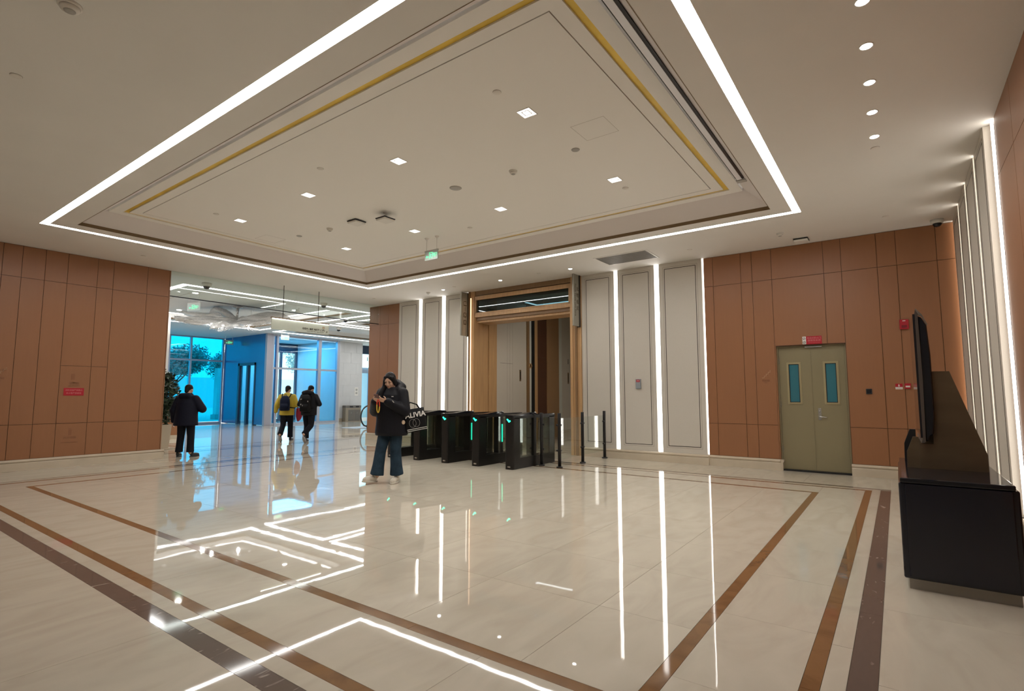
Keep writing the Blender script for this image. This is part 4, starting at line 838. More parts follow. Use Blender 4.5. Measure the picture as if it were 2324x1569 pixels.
t = thing('wall_notice', 'small white notice on the far stone wall above the bin', 'sign', (18.15, 23.44, 1.55)); boxo('plate', -.11, .11, -.012, 0, -.22, .22, 'white_plastic', t); boxo('icon', -.06, .06, -.015, -.012, .03, .15, 'grey_plastic', t); boxo('icon', -.06, .06, -.015, -.012, -.14, -.03, 'grey_plastic', t)
# ceiling spotlights and downlights of the lobby
emit('lobby_lamp', (1, .97, .9), 22.0)
for x, y, lb in ((8.1, 20.4, 'bright lobby downlight left of the chandelier'), (10.55, 17.2, 'lobby downlight behind the right part of the chandelier'), (10.6, 19.6, 'lobby downlight behind the hanging sign'), (7.0, 16.6, 'lobby downlight at the left behind the wall end'), (14.4, 16.4, 'lobby downlight at the right above the led strips')):
    zc = H + .22 if 6.4 < x < 11.4 else H
    t = thing('downlight', lb, 'ceiling light', (x, y, zc)); bm = new(); lathe(bm, [(.075, -.004), (.095, -.008), (.1, 0)], seg=24); obj('trim_ring', bm, 'white_plastic', t); bm = new(); lathe(bm, [(.075, -.009), (.075, -.005)], seg=20); obj('lamp', bm, 'lobby_lamp', t); spot(t, (0, 0, -.03), 60, 2.0)
for x, y, lb in ((7.4, 15.6, 'small adjustable spotlight behind the smoke curtain, left'), (10.35, 16.6, 'small adjustable spotlight behind the smoke curtain, right')):
    t = thing('spotlight', lb, 'ceiling light', (x, y, H + (.22 if x > 7 and y > 15 else 0))); bm = new(); tube(bm, [(0, 0, 0), (0, 0, -.1)], .012, 8); obj('stem', bm, 'white_plastic', t); bm = new(); tube(bm, [(-.09, .0, -.1), (.09, .03, -.17)], .05, 14); obj('head', bm, 'white_plastic', t, .6)
# ---------------------------------------------------------------- crystal chandelier
mat('crystal_skin', (0.78, 0.775, 0.76), 0.18, 0.0, var=0.12, vscale=25, bump=0.5, bscale=45, spec=0.8); MATS['crystal_skin'].node_tree.nodes['Principled BSDF'].inputs['Alpha'].default_value = 0.80
mat('crystal_bead', (0.95, 0.95, 0.96), 0.03, 0.4)
t = thing('chandelier', 'wide crystal chandelier of wavy petal ribbons on the lobby ceiling', 'chandelier', (8.95, 18.0, H + .2))
rng = random.Random(11); bm_all = []
VR, VU = Vector((math.sin(YAW), -math.cos(YAW), 0)), Vector((0, 0, 1)); VF = Vector((math.cos(YAW), math.sin(YAW), 0))
def petal(ctrl, wid, wav, tilt, n=22, m=14):
    """ribbon along a polyline of (side, depth, height) with a rippled cross-section"""
    P = [VR * a * 1.12 + VF * b * 1.1 + VU * c for a, b, c in ctrl]; wid *= 1.3
    def at(s):
        k = s * (len(P) - 1); i = min(int(k), len(P) - 2); f = k - i; p0, p1, p2, p3 = P[max(i - 1, 0)], P[i], P[i + 1], P[min(i + 2, len(P) - 1)]
        return .5 * ((2 * p1) + (p2 - p0) * f + (2 * p0 - 5 * p1 + 4 * p2 - p3) * f * f + (3 * p1 - p0 - 3 * p2 + p3) * f ** 3)
    bm = new(); rows = []
    for i in range(n + 1):
        s = i / n; p = at(s); d = (at(min(1, s + .02)) - at(max(0, s - .02))).normalized(); sd = d.cross(VU).normalized(); sd = (Matrix.Rotation(tilt * (s - .3), 3, d) @ sd)
        nn = d.cross(sd); wd = wid * (math.sin(math.pi * min(1, .12 + s * .8)) ** .6)
        rows.append([bm.verts.new(p + sd * wd * math.cos(j * 2 * math.pi / m) + nn * (wd * .42 * math.sin(j * 2 * math.pi / m) + wav * math.sin(s * 14 + j))) for j in range(m)])
    for a, b in zip(rows, rows[1:]):
        for j in range(m): bm.faces.new((a[j], a[(j + 1) % m], b[(j + 1) % m], b[j]))
    bm.faces.new(rows[0][::-1]); bm.faces.new(rows[-1]); pts = [v.co.copy() for r in rows for v in r]
    q = obj('petal', bm, 'crystal_skin', t, True)
    bb = new()
    for v in pts:
        for _ in range(1):
            o = v + Vector((rng.gauss(0, .03), rng.gauss(0, .03), rng.gauss(0, .015) - .015)); r = .006 + .008 * rng.random()
            vs = [bb.verts.new(o + Vector(e) * r) for e in ((1, 0, 0), (0, 1, 0), (-1, 0, 0), (0, -1, 0), (0, 0, 1), (0, 0, -1))]
            for a in range(4): bb.faces.new((vs[a], vs[(a + 1) % 4], vs[4])); bb.faces.new((vs[(a + 1) % 4], vs[a], vs[5]))
    obj('crystals', bb, 'crystal_bead', q, kind='stuff')
petal([(-.1, 0, -.42), (-.55, .1, -.22), (-1.0, .2, -.26), (-1.55, .3, -.20), (-1.85, .3, -.13)], .13, .02, .5)
petal([(-.05, 0, -.44), (-.35, .0, -.22), (-.62, .1, -.16), (-.92, .3, -.34)], .20, .02, 1.2)
petal([(.05, 0, -.44), (.5, .1, -.32), (.95, .2, -.24), (1.35, .2, -.30), (1.25, .5, -.45)], .17, .02, .8)
petal([(.0, 0, -.50), (-.5, -.3, -.48), (-1.0, -.5, -.52), (-1.45, -.7, -.50)], .20, .03, .3)
petal([(.0, 0, -.54), (-.3, -.4, -.58), (-.7, -.7, -.64), (-1.05, -.9, -.58)], .16, .03, .3)
petal([(.05, 0, -.52), (.55, -.2, -.46), (1.0, -.3, -.48), (1.35, -.3, -.44)], .20, .03, .4)
petal([(.05, 0, -.56), (.4, -.4, -.62), (.85, -.6, -.66), (1.15, -.6, -.60)], .13, .02, .3)
petal([(.0, 0, -.55), (-.02, -.5, -.70), (-.04, -.9, -.74), (-.04, -1.15, -.86)], .19, .015, .1)
petal([(-.05, 0, -.62), (-.3, .0, -.74), (-.55, .0, -.80)], .04, .005, .1); petal([(.08, -.1, -.60), (.3, -.1, -.72), (.72, -.1, -.78)], .05, .005, .1)
petal([(.0, .2, -.40), (.3, .7, -.30), (.5, 1.0, -.34)], .22, .03, .4); petal([(-.2, .2, -.42), (-.5, .7, -.36), (-.8, .9, -.40)], .2, .03, .4)
bm = new(); lathe(bm, [(.16, 0), (.16, -.03), (.05, -.05), (.03, -.42), (.09, -.46), (.10, -.52), (.0, -.58)], seg=20); obj('stem', bm, 'steel', t, .6)
for a_, b_ in ((-.55, .1), (.6, .1), (0, -.35)):
    lp = VR * a_ + VF * (b_ - .5) + VU * -.74; bm = new(); lathe(bm, [(0, -.03), (.03, -.02), (.03, 0), (.015, .02)], lp, 12); obj('bulb', bm, 'lobby_lamp', t); l_ = bpy.data.lights.new('bulb_light', 'POINT'); l_.energy = 4; l_.shadow_soft_size = .05; o_ = bpy.data.objects.new('bulb_light', l_); COL.objects.link(o_); o_.parent = t; o_.location = lp + Vector((0, 0, -.05))
for k in range(6):
    a = k * 1.047; bm = new(); tube(bm, [(.5 * math.cos(a), .5 * math.sin(a), 0), (.5 * math.cos(a), .5 * math.sin(a), -.35)], .003, 5); obj('wire', bm, 'steel', t)
# ================================================================ PEOPLE
def cap(bm, p0, p1, r0, r1, seg=14):
    """closed tapered capsule"""
    p0, p1 = Vector(p0), Vector(p1); d = p1 - p0
    if d.length < 1e-5: d = Vector((0, 0, 1e-4)); p1 = p0 + d
    dn = d.normalized(); pts, rs = [], []
    for k in range(4): a = math.pi / 2 * (1 - k / 4); pts.append(p0 - dn * r0 * math.sin(a)); rs.append(max(r0 * math.cos(a), r0 * .08))
    pts.append(p0); rs.append(r0); pts.append(p1); rs.append(r1)
    for k in range(1, 5): a = math.pi / 2 * k / 4; pts.append(p1 + dn * r1 * math.sin(a)); rs.append(max(r1 * math.cos(a), r1 * .08))
    tube(bm, pts, rs, seg)
def ell(bm, c, r, R=None, seg=20):
    t = bmesh.ops.create_icosphere(bm, subdivisions=3, radius=1.0)
    for v in t['verts']:
        p = Vector((v.co.x * r[0], v.co.y * r[1], v.co.z * r[2])); v.co = (R @ p if R else p) + Vector(c)
def chain(bm, pts, rs):
    for (a, b), (r, q) in zip(zip(pts, pts[1:]), zip(rs, rs[1:])): cap(bm, a, b, r, q)
def loft(bm, rings, seg=28, pw=2.0):
    """stack of ovals (cx, cy, z, rx, ry)"""
    R = []
    for cx, cy, z, rx, ry in rings:
        R.append([bm.verts.new((cx + rx * math.copysign(abs(math.cos(t)) ** (2 / pw), math.cos(t)), cy + ry * math.copysign(abs(math.sin(t)) ** (2 / pw), math.sin(t)), z)) for t in [2 * math.pi * k / seg for k in range(seg)]])
    for a, b in zip(R, R[1:]):
        for k in range(seg): bm.faces.new((a[k], a[(k + 1) % seg], b[(k + 1) % seg], b[k]))
    bm.faces.new(R[0][::-1]); bm.faces.new(R[-1])
def fuse(name, bm, m, parent, voxel=0.014, smooth=6, **kw):
    """one continuous skin over everything in bm"""
    bmesh.ops.recalc_face_normals(bm, faces=bm.faces[:]); me = bpy.data.meshes.new(name); bm.to_mesh(me); bm.free()
    o = bpy.data.objects.new(name, me); COL.objects.link(o)
    md = o.modifiers.new('r', 'REMESH'); md.mode = 'VOXEL'; md.voxel_size = voxel
    sm = o.modifiers.new('s', 'SMOOTH'); sm.factor = .5; sm.iterations = smooth
    dg = bpy.context.evaluated_depsgraph_get(); dg.update(); m2 = bpy.data.meshes.new_from_object(o.evaluated_get(dg))
    o.modifiers.clear(); o.data = m2; bpy.data.meshes.remove(me); m2.name = name; m2.materials.clear(); m2.materials.append(MATS[m] if isinstance(m, str) else m); m2.shade_smooth()
    o.parent = parent
    return setp(o, **kw)
def hand(bm, w, d, n, s=1.0, curl=0.5, side=1):
    """palm, four fingers and a thumb; w wrist, d pointing direction, n palm normal (fingers curl towards it)"""
    w, d, n = Vector(w), Vector(d).normalized(), Vector(n).normalized(); n = (n - d * n.dot(d)).normalized(); u = d.cross(n) * side
    for k, (off, ln) in enumerate(((-.030, .068), (-.010, .074), (.011, .070), (.030, .058))):
        kn = w + d * .085 * s + u * off * s
        cap(bm, w + d * .012 * s + u * off * .55 * s, kn, .0145 * s, .0125 * s, 10)
        p, dd = kn, d.copy()
        for j, f in enumerate((.48, .30, .22)):
            dd = (Matrix.Rotation(curl * (.7 + .35 * j), 3, n.cross(d) * -1) @ dd) if False else (dd * math.cos(curl * (.6 + .3 * j)) + (n * dd.dot(d) - d * dd.dot(n)) * math.sin(curl * (.6 + .3 * j)))
            q = p + dd.normalized() * ln * f * s * 1.05; cap(bm, p, q, (.0095 - .001 * j) * s, (.0088 - .001 * j) * s, 10); p = q
    b = w + d * .03 * s - u * .028 * s; m1 = b + (d * .6 - u * .75 + n * .25).normalized() * .038 * s; m2_ = m1 + (d * .85 - u * .2 + n * .5).normalized() * .030 * s
    cap(bm, b, m1, .014 * s, .0115 * s, 10); cap(bm, m1, m2_, .0112 * s, .0085 * s, 10)
mat('skin', (0.52, 0.32, 0.225), 0.5); mat('hair_black', (0.010, 0.009, 0.010), 0.38, spec=0.12); mat('lip', (0.36, 0.13, 0.11), 0.5)
mat('down_black', (0.010, 0.010, 0.013), 0.45, spec=0.12, bump=0.4, bscale=14); mat('jacket_navy', (0.008, 0.009, 0.018), 0.6, spec=0.12, bump=0.3, bscale=18); mat('jacket_yellow', (0.50, 0.37, 0.03), 0.6, bump=0.3, bscale=18)
mat('trousers_dark', (0.008, 0.009, 0.014), 0.7, spec=0.12, bump=0.2, bscale=25); mat('jeans', (0.020, 0.038, 0.058), 0.8, spec=0.15, var=0.35, vscale=7, bump=0.3, bscale=40)
mat('shoe_cream', (0.55, 0.50, 0.42), 0.5); mat('shoe_dark', (0.02, 0.02, 0.022), 0.5); mat('sole_grey', (0.32, 0.31, 0.30), 0.6); mat('pack_navy', (0.008, 0.012, 0.03), 0.55, spec=0.12, bump=0.2, bscale=30); mat('pack_black', (0.008, 0.008, 0.009), 0.55, spec=0.12, bump=0.2, bscale=30); mat('bag_red', (0.32, 0.008, 0.04), 0.45, bump=0.3, bscale=12)
def head(bm, c, pitch, yawh=0.0, s=1.0):
    """head turned: pitch down, yaw left; returns its rotation"""
    R = Matrix.Rotation(yawh, 3, 'Z') @ Matrix.Rotation(pitch, 3, 'Y'); c = Vector(c)
    P = lambda x, y, z: c + R @ (Vector((x, y, z)) * s)
    ell(bm, P(-.008, 0, .02), (.097 * s, .077 * s, .100 * s), R); ell(bm, P(.022, 0, -.048), (.066 * s, .060 * s, .070 * s), R)
    ell(bm, P(.062, 0, -.092), (.024 * s, .026 * s, .018 * s), R)
    cap(bm, P(.088, 0, .012), P(.106, 0, -.028), .008 * s, .0125 * s, 10); ell(bm, P(.099, .012, -.031), (.009 * s,) * 3, R); ell(bm, P(.099, -.012, -.031), (.009 * s,) * 3, R)
    for q in (1, -1):
        ell(bm, P(.076, q * .033, .018), (.014 * s, .022 * s, .008 * s), R); ell(bm, P(.066, q * .040, -.03), (.022 * s, .02 * s, .022 * s), R)
        ell(bm, P(-.005, q * .078, -.012), (.016 * s, .009 * s, .031 * s), R)
    ell(bm, P(.083, 0, -.062), (.012 * s, .024 * s, .010 * s), R)
    return R, P
def face(t, R, P, s=1.0):
    for q in (1, -1):
        bm = new(); ell(bm, P(.080, q * .032, .000), (.006 * s, .014 * s, .0055 * s), R); obj('eye', bm, 'hair_black', t, True)
        bm = new(); tube(bm, [P(.088, q * .014, .020), P(.087, q * .033, .026), P(.074, q * .050, .020)], [.003 * s, .004 * s, .002 * s], 8); obj('eyebrow', bm, 'hair_black', t, True)
    bm = new(); ell(bm, P(.0895, 0, -.061), (.009 * s, .020 * s, .0045 * s), R); ell(bm, P(.088, 0, -.068), (.009 * s, .017 * s, .005 * s), R); obj('mouth', bm, 'lip', t, True)
def shoe(t, heel, yaw, pitch, m, sole, L=.27):
    R = Matrix.Rotation(yaw, 3, 'Z') @ Matrix.Rotation(pitch, 3, 'Y'); h = Vector(heel); P = lambda x, y, z: h + R @ Vector((x, y, z))
    bm = new(); chain(bm, [P(.035, 0, .075), P(.05, 0, .055), P(.14, 0, .055), P(.21, 0, .045), P(L - .045, 0, .040)], [.036, .040, .041, .038, .030]); cap(bm, P(.05, 0, .06), P(.05, 0, .105), .042, .040); cap(bm, P(.17, .012, .035), P(.21, .012, .033), .034, .03)
    u = fuse('shoe', bm, m, t, .008, 4)
    bm = new(); loft(bm, [(.0, 0, 0, 1, 1), (.0, 0, .026, 1.02, 1.02)], 28)
    for v in bm.verts:
        x, y, z = v.co; k = (x + 1) / 2; wd = .040 + .012 * math.sin(k * 2.6) - .006 * (1 - k); v.co = P(-.008 + k * L, y * wd, z)
    obj('sole', bm, sole, u, .7); return u
def figure(name, label, pos, rz, body, jacket, legs, cols, headspec, hands, feet, voxel=.016, hood=None, group=None):
    t = thing('person', label, 'person', pos, rz)
    bm = new(); R, P = head(bm, *headspec)
    hc = Vector(headspec[0]); cap(bm, hc + R @ Vector((-.03, 0, -.06)), body['neck'], .054, .062)
    chain(bm, [body['neck'], body['chest'], body['pelvis']], [.07, .125, .13])
    for s in ('l', 'r'):
        sh, el, wr = (Vector(body[k + s]) for k in ('sh_', 'el_', 'wr_')); chain(bm, [body['chest'], sh, el, wr], [.08, .055, .04, .028])
        hp, kn, an = (Vector(body[k + s]) for k in ('hp_', 'kn_', 'an_')); chain(bm, [body['pelvis'], hp, kn, an], [.11, .085, .055, .038])
        if s in hands: hd = hands[s]; hand(bm, wr, hd[0], hd[1], hd[2] if len(hd) > 2 else 1.0, hd[3] if len(hd) > 3 else .5, -1 if s == 'r' else 1)
    fuse('body', bm, 'skin', t, .0062 if voxel < .014 else .010, 3); face(t, R, P)
    bm = new(); loft(bm, jacket['rings'])
    for s in ('l', 'r'):
        sh, el, wr = (Vector(body[k + s]) for k in ('sh_', 'el_', 'wr_')); a = jacket.get('arm', (.085, .075, .058)); w2 = el + (wr - el) * jacket.get('cuff', .97); chain(bm, [body['chest'], sh, el, w2], [.12, a[0], a[1], a[2]])
    for e in jacket.get('extra', []): cap(bm, *e)
    fuse('jacket', bm, cols['jacket'], t, voxel, jacket.get('smooth', 5))
    bm = new(); pv = Vector(body['pelvis']); loft(bm, [(pv.x, pv.y, pv.z - .10, .13, .165), (pv.x, pv.y, pv.z + .05, .135, .17), (pv.x, pv.y, pv.z + .16, .12, .15)])
    for s in ('l', 'r'):
        hp, kn, an = (Vector(body[k + s]) for k in ('hp_', 'kn_', 'an_')); an2 = kn + (an - kn) * legs.get('len', 1.0); r_ = legs['r']; chain(bm, [hp, hp + (kn - hp) * .5, kn], r_[:3]); tube(bm, [hp + (kn - hp) * .8, kn, kn + (an2 - kn) * .6, an2], [(r_[1] + r_[2]) / 2] + list(r_[2:]), 20)
    fuse('trousers', bm, cols['trousers'], t, voxel, 4)
    for f in feet: shoe(t, *f, cols['shoe'], cols['sole'])
    return t, R, P
# ---------------------------------------------------------------- woman with the phone
WP_ = (5.80, 6.58, 0)
body = dict(neck=(.02, 0, 1.46), chest=(.0, 0, 1.28), pelvis=(0, 0, .93), sh_l=(.0, .185, 1.40), el_l=(.06, .27, 1.12), wr_l=(.30, .10, 1.275), sh_r=(.0, -.185, 1.40), el_r=(.08, -.26, 1.12), wr_r=(.305, -.115, 1.275),
            hp_l=(0, .09, .90), kn_l=(.03, .10, .50), an_l=(-.02, .10, .11), hp_r=(0, -.09, .90), kn_r=(.13, -.11, .50), an_r=(.16, -.15, .115))
jk = dict(rings=[(-.0, 0, .735, .215, .265), (0, 0, .78, .225, .275), (0, 0, .95, .205, .26), (0, 0, 1.10, .195, .25), (0, 0, 1.25, .185, .235), (.0, 0, 1.38, .16, .215), (.0, 0, 1.45, .125, .15), (.005, 0, 1.50, .10, .11)], arm=(.098, .092, .068), cuff=.95,
          extra=[((-.10, .11, 1.50), (-.13, 0, 1.55), .075, .085), ((-.13, 0, 1.55), (-.10, -.11, 1.50), .085, .075), ((-.10, .11, 1.50), (.02, .125, 1.46), .07, .055), ((-.10, -.11, 1.50), (.02, -.125, 1.46), .07, .055), ((-.15, -.05, 1.46), (-.15, .05, 1.46), .08, .08), ((.02, .12, 1.46), (.09, .03, 1.43), .05, .04), ((.02, -.12, 1.46), (.09, -.03, 1.43), .05, .04)])
t, R, P = figure('woman', 'person in a long black down jacket and flared jeans looking at a phone', WP_, math.pi + .28, body, jk, dict(r=[.10, .098, .086, .092, .108], len=.97), dict(jacket='down_black', trousers='jeans', shoe='shoe_cream', sole='shoe_cream'),
                 ((.075, 0, 1.60), .42, .10), dict(l=((.62, -.62, .25), (-.35, -.55, .75), 1.0, .55), r=((.55, .66, .25), (-.35, .55, .75), 1.0, .55)), [((-.055, .10, .0), .15, 0.0), ((.135, -.16, .012), -.45, -.10)], voxel=.0115)
bm = new(); ell(bm, P(-.022, 0, .034), (.104, .090, .106), R); cap(bm, P(-.06, 0, -.02), P(-.07, 0, -.12), .078, .07)
for q in (1, -1): cap(bm, P(.02, q * .070, .06), P(.005, q * .082, -.06), .026, .026); cap(bm, P(.055, q * .045, .085), P(.03, q * .073, .03), .022, .022)
chain(bm, [P(.02, -.078, .02), P(.035, -.085, -.08), Vector((.13, -.125, 1.40)), Vector((.165, -.125, 1.29)), Vector((.17, -.12, 1.22))], [.030, .042, .050, .040, .018]); chain(bm, [P(-.02, -.08, .0), P(-.02, -.09, -.10), Vector((.08, -.16, 1.40)), Vector((.11, -.16, 1.30))], [.035, .045, .05, .03])
fuse('hair', bm, 'hair_black', t, .011, 3)
bm = new(); B(bm, .162, .166, .09, .125, 1.345, 1.357); obj('chest_logo', bm, 'white_plastic', t)
el, wr = Vector(body['el_l']), Vector(body['wr_l']); c = el + (wr - el) * .72 + Vector((.045, .045, .03)); bm = new(); prism(bm, [(c.x - .04, c.z - .012), (c.x - .005, c.z - .004), (c.x + .03, c.z + .03), (c.x + .005, c.z + .012)], 'y', c.y, c.y + .012); obj('sleeve_logo', bm, 'white_plastic', t)
M0 = Matrix.Translation(WP_) @ Matrix.Rotation(math.pi + .28, 4, 'Z')
def held(name, label, cat, loc): o = thing(name, label, cat, M0 @ Vector(loc), math.pi + .28); return o
ph = held('phone', 'dark red smartphone held in both hands, colourful strap below', 'phone', (.385, -.015, 1.335))
Rp = Matrix.Rotation(-.75, 4, 'Y')
bm = new(); B(bm, -.075, .075, -.036, .036, -.005, .005, .003); bm.transform(Rp); obj('case', bm, mat('phone_case', (.10, .03, .025), .35), ph)
bm = new(); B(bm, -.070, .070, -.032, .032, .0052, .0062); bm.transform(Rp); obj('screen', bm, 'black_gloss', ph)
for a, b, m in ((0, 10, mat('strap_red', (.75, .06, .03), .5)), (9, 24, mat('strap_yellow', (.62, .42, .05), .5))):
    pts = [Vector((-.02, .02 * math.sin(k / 23 * 2 * math.pi) * 1.2, -.13 + .10 * math.cos(k / 23 * 2 * math.pi))) for k in range(24)]
    bm = new(); tube(bm, [pts[k % 24] for k in (range(18, 31) if a == 0 else range(6, 19))], .009, 8); obj('strap', bm, m, ph, True)
bg_ = thing('tote_bag', 'black tote bag with bold white lettering on the arm', 'bag', (6.03, 6.25, .80), 2.62)
Rb = Matrix.Rotation(.16, 4, 'Y')
bm = new(); loft(bm, [(0, 0, 0, .165, .05), (0, 0, .03, .175, .065), (0, 0, .2, .17, .06), (0, 0, .36, .165, .04)], 28, 3.0); bm.transform(Rb); obj('bag_body', bm, 'pack_black', bg_, .6)
bm = new(); text_bm(bm, 'ALIVIA', .112, Rb @ plane_M((.0, .068, .265), (-1, 0, 0), (0, 0, 1)), .002, .002); obj('lettering', bm, 'white_plastic', bg_)
bm = new(); B(bm, -.16, .16, .064, .07, .045, .052); B(bm, -.16, .16, .064, .07, .02, .026); bm.transform(Rb); obj('stripe', bm, 'white_plastic', bg_)
bm = new(); tube(bm, [(.06 + .055 * math.cos(k * .2618), .066, .14 + .065 * math.sin(k * .2618)) for k in range(24)], .0018, 6, True); tube(bm, [(.0 + .055 * math.cos(k * .2618), .067, .14 + .065 * math.sin(k * .2618)) for k in range(24)], .0018, 6, True); bm.transform(Rb); obj('emblem', bm, 'grey_plastic', bg_)
for s in (-.03, .03): bm = new(); tube(bm, [Rb @ Vector((-.1, s, .34)), Rb @ Vector((-.06, s * .6, .42)), Rb @ Vector((.04, s * .5, .47)), Rb @ Vector((.09, s * .6, .42)), Rb @ Vector((.1, s, .34))], .009, 8); obj('handle', bm, 'pack_black', bg_, True)
bm = new(); ell(bm, Rb @ Vector((.20, .04, .18)), (.032, .03, .034)); obj('pompom_charm', bm, mat('pompom', (.66, .50, .36), .8, bump=.6, bscale=60), bg_, True)
# ---------------------------------------------------------------- man standing by the plant (seen from behind)
def walker(pos, rz, label, lift, jm, tm, sm, so, hd, arms, sc=1.0, rings=None, extra=(), stride=.0):
    b = dict(neck=(.01, 0, 1.44), chest=(0, 0, 1.25), pelvis=(0, 0, .92), sh_l=(0, .19, 1.37), sh_r=(0, -.19, 1.37), hp_l=(0, .095, .90), hp_r=(0, -.095, .90)); b.update(arms[0]); b.update(lift[0])
    rg = rings or [(-.005, 0, .80, .155, .225), (0, 0, .95, .16, .215), (0, 0, 1.10, .155, .215), (0, 0, 1.25, .15, .215), (0, 0, 1.38, .125, .195), (0, 0, 1.45, .09, .115), (0, 0, 1.49, .075, .085)]
    r = figure('man', label, pos, rz, b, dict(rings=rg, arm=(.082, .074, .055), extra=list(extra)), dict(r=[.105, .095, .08, .078, .084], len=.97), dict(jacket=jm, trousers=tm, shoe=sm, sole=so), hd, arms[1], lift[1], voxel=.017)
    r[0].scale = (sc,) * 3; return r
def short_hair(t, R, P):
    bm = new(); ell(bm, P(-.018, 0, .036), (.100, .086, .092), R); cap(bm, P(-.06, 0, .0), P(-.07, 0, -.055), .062, .05); fuse('hair', bm, 'hair_black', t, .012, 3)
stand = (dict(kn_l=(.01, .12, .49), an_l=(-.01, .135, .10), kn_r=(.01, -.12, .49), an_r=(-.01, -.135, .10)), [((-.07, .135, 0), .25, 0), ((-.02, -.14, 0), -.3, 0)])
t, R, P = walker((5.41, 12.92, 0), YAW + .0, 'heavyset person in a dark navy jacket standing by the planter, seen from behind', stand, 'jacket_navy', 'trousers_dark', 'shoe_dark', 'shoe_dark', ((.04, 0, 1.60), .22, -.1),
                 (dict(el_l=(-.03, .30, 1.09), wr_l=(.02, .33, .84), el_r=(.05, -.34, 1.13), wr_r=(.26, -.14, 1.22)), dict(l=((.1, .1, -1), (.3, -1, 0)), r=((.6, .7, .2), (-.3, .3, .8)))), .935,
                 [(-.02, 0, .74, .22, .275), (-.02, 0, .85, .215, .265), (-.01, 0, 1.0, .205, .25), (0, 0, 1.15, .20, .245), (0, 0, 1.28, .175, .24), (0, 0, 1.40, .14, .205), (0, 0, 1.47, .10, .13), (0, 0, 1.52, .085, .10)], [((-.11, -.08, 1.45), (-.11, .08, 1.45), .07, .07), ((0, .19, 1.37), (-.03, .30, 1.09), .10, .09), ((0, -.19, 1.37), (.05, -.34, 1.13), .10, .095)])
short_hair(t, R, P)
# ---------------------------------------------------------------- two people walking away with backpacks
walkA = (dict(kn_l=(-.02, .09, .50), an_l=(-.30, .09, .22), kn_r=(.10, -.09, .50), an_r=(.08, -.10, .105)), [((-.345, .09, .16), .05, .75), ((.03, -.10, 0), -.1, 0)])
t, R, P = walker((8.95, 14.78, 0), YAW + .12, 'person in a yellow jacket walking away with a navy backpack', walkA, 'jacket_yellow', 'trousers_dark', 'shoe_dark', 'sole_grey', ((.06, 0, 1.59), .30, -.25), (dict(el_l=(-.05, .29, 1.12), wr_l=(.0, .33, .90), el_r=(.0, -.28, 1.10), wr_r=(.21, -.22, 1.12)), dict(l=((.15, .05, -1), (.3, -1, 0)), r=((1, .2, .1), (0, .3, -1)))), .965)
short_hair(t, R, P)
def backpack(owner_pos, rz, label, m, sc, wd=.155, zt=1.40, zb=.93, dp=.075, straps='pack_black'):
    t = thing('backpack', label, 'backpack', owner_pos, rz); t.scale = (sc,) * 3; x = -.165 - dp
    bm = new(); loft(bm, [(x, 0, zb, dp * .8, wd * .88), (x, 0, zb + .04, dp, wd), (x, 0, (zb + zt) / 2, dp * 1.05, wd), (x, 0, zt - .12, dp * .95, wd * .95), (x + .02, 0, zt - .03, dp * .7, wd * .7), (x + .03, 0, zt, dp * .4, wd * .4)], 28, 3.2); u = fuse('pack', bm, m, t, .014, 4)
    bm = new(); loft(bm, [(x - dp * .9, 0, zb + .05, dp * .35, wd * .75), (x - dp * .9, 0, zb + .22, dp * .35, wd * .75)], 24, 3.5); obj('front_pocket', bm, m, t, .6)
    for s in (-1, 1): bm = new(); tube(bm, [(x + .06, s * wd * .75, zt - .05), (-.08, s * .13, 1.455), (.03, s * .15, 1.44), (.13, s * .16, 1.33), (.14, s * .18, 1.15), (.0, s * .225, 1.02), (x + .06, s * wd * .95, zb + .1)], .016, 8); obj('strap', bm, straps, t, True)
    bm = new(); tube(bm, [(x + .05, -.03, zt - .01), (x + .05, -.02, zt + .035), (x + .05, .02, zt + .035), (x + .05, .03, zt - .01)], .008, 8); obj('grab_handle', bm, straps, t, True); return t, x
backpack((8.95, 14.78, 0), YAW + .12, 'navy backpack worn over the yellow jacket', 'pack_navy', .965, .145, 1.40, .94)
bgp = Matrix.Translation((8.95, 14.78, 0)) @ Matrix.Rotation(YAW + .12, 4, 'Z') @ Matrix.Scale(.965, 4)
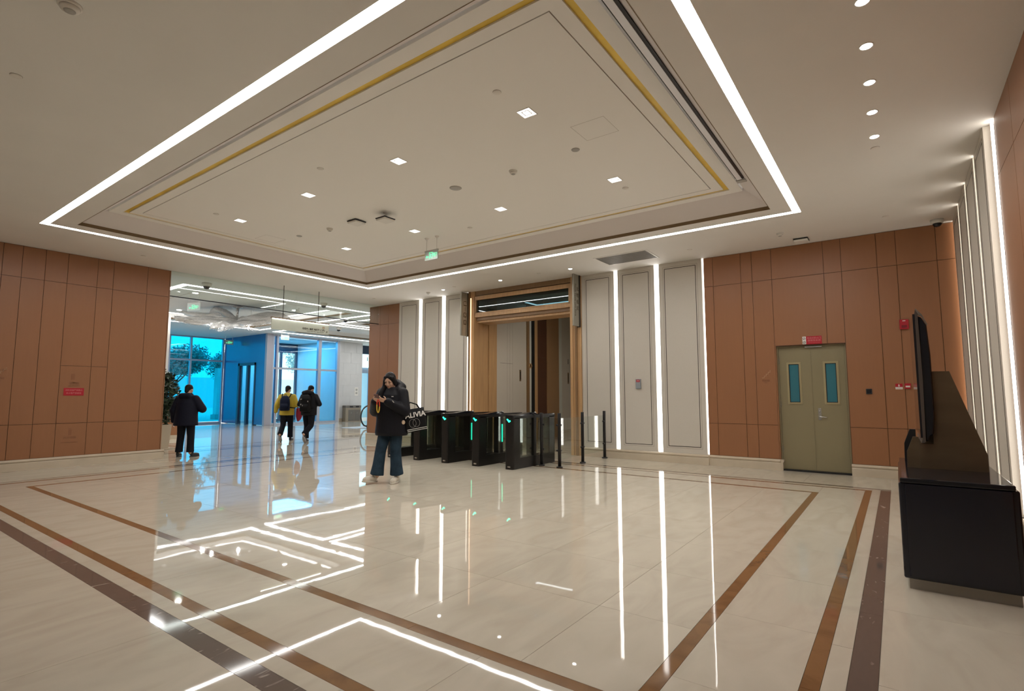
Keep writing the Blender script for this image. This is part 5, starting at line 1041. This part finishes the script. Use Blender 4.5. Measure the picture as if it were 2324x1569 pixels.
t = thing('carrier_bag', 'red carrier bag hanging from the arm of the yellow jacket', 'bag', bgp @ Vector((.10, -.31, .60)), YAW + .12)
bm = new(); loft(bm, [(0, 0, 0, .02, .02), (0, -.02, .06, .05, .06), (0, -.03, .16, .07, .095), (0, -.02, .30, .06, .085), (0, 0, .40, .04, .06)], 20); obj('bag_body', bm, 'bag_red', t, True)
for s in (-.03, .03): bm = new(); tube(bm, [(s, .03, .38), (s * .6, .01, .47), (s * .4, .02, .54), (s * .6, .06, .47), (s, -.04, .38)], .006, 6); obj('handle', bm, 'pack_navy', t, True)
walkB = (dict(kn_l=(.10, .10, .50), an_l=(.05, .09, .105), kn_r=(-.04, -.10, .50), an_r=(-.34, -.03, .26)), [((.0, .09, 0), .1, 0), ((-.385, -.03, .205), .0, .95)])
t, R, P = walker((9.12, 13.92, 0), YAW - .08, 'person in a black hooded jacket with a black backpack walking away', walkB, 'down_black', 'trousers_dark', 'shoe_dark', 'sole_grey', ((.07, -.01, 1.57), .50, -.15), (dict(el_l=(.0, .30, 1.12), wr_l=(.22, .13, 1.15), el_r=(.0, -.32, 1.13), wr_r=(.22, -.13, 1.16)), dict(l=((.6, -.7, .2), (-.3, -.3, .8)), r=((.6, .7, .2), (-.3, .3, .8)))), .975,
                 [(-.0, 0, .80, .175, .235), (0, 0, .95, .18, .235), (0, 0, 1.10, .175, .235), (0, 0, 1.25, .165, .235), (0, 0, 1.38, .135, .21), (0, 0, 1.46, .10, .14), (0, 0, 1.50, .08, .10)], [((-.10, .13, 1.47), (-.13, 0, 1.49), .065, .075), ((-.13, 0, 1.49), (-.08, -.12, 1.46), .075, .06)])
short_hair(t, R, P)
u, x = backpack((9.12, 13.92, 0), YAW - .08, 'black backpack with small light tags on the black jacket', 'pack_black', .975, .16, 1.42, .92, .085)
for y, z in ((.10, 1.28), (.075, 1.285), (-.12, 1.22), (.085, 1.13), (.035, 1.10)): boxo('tag', x - .115, x - .085, y - .008, y + .008, z - .018, z + .018, 'sole_grey', u)
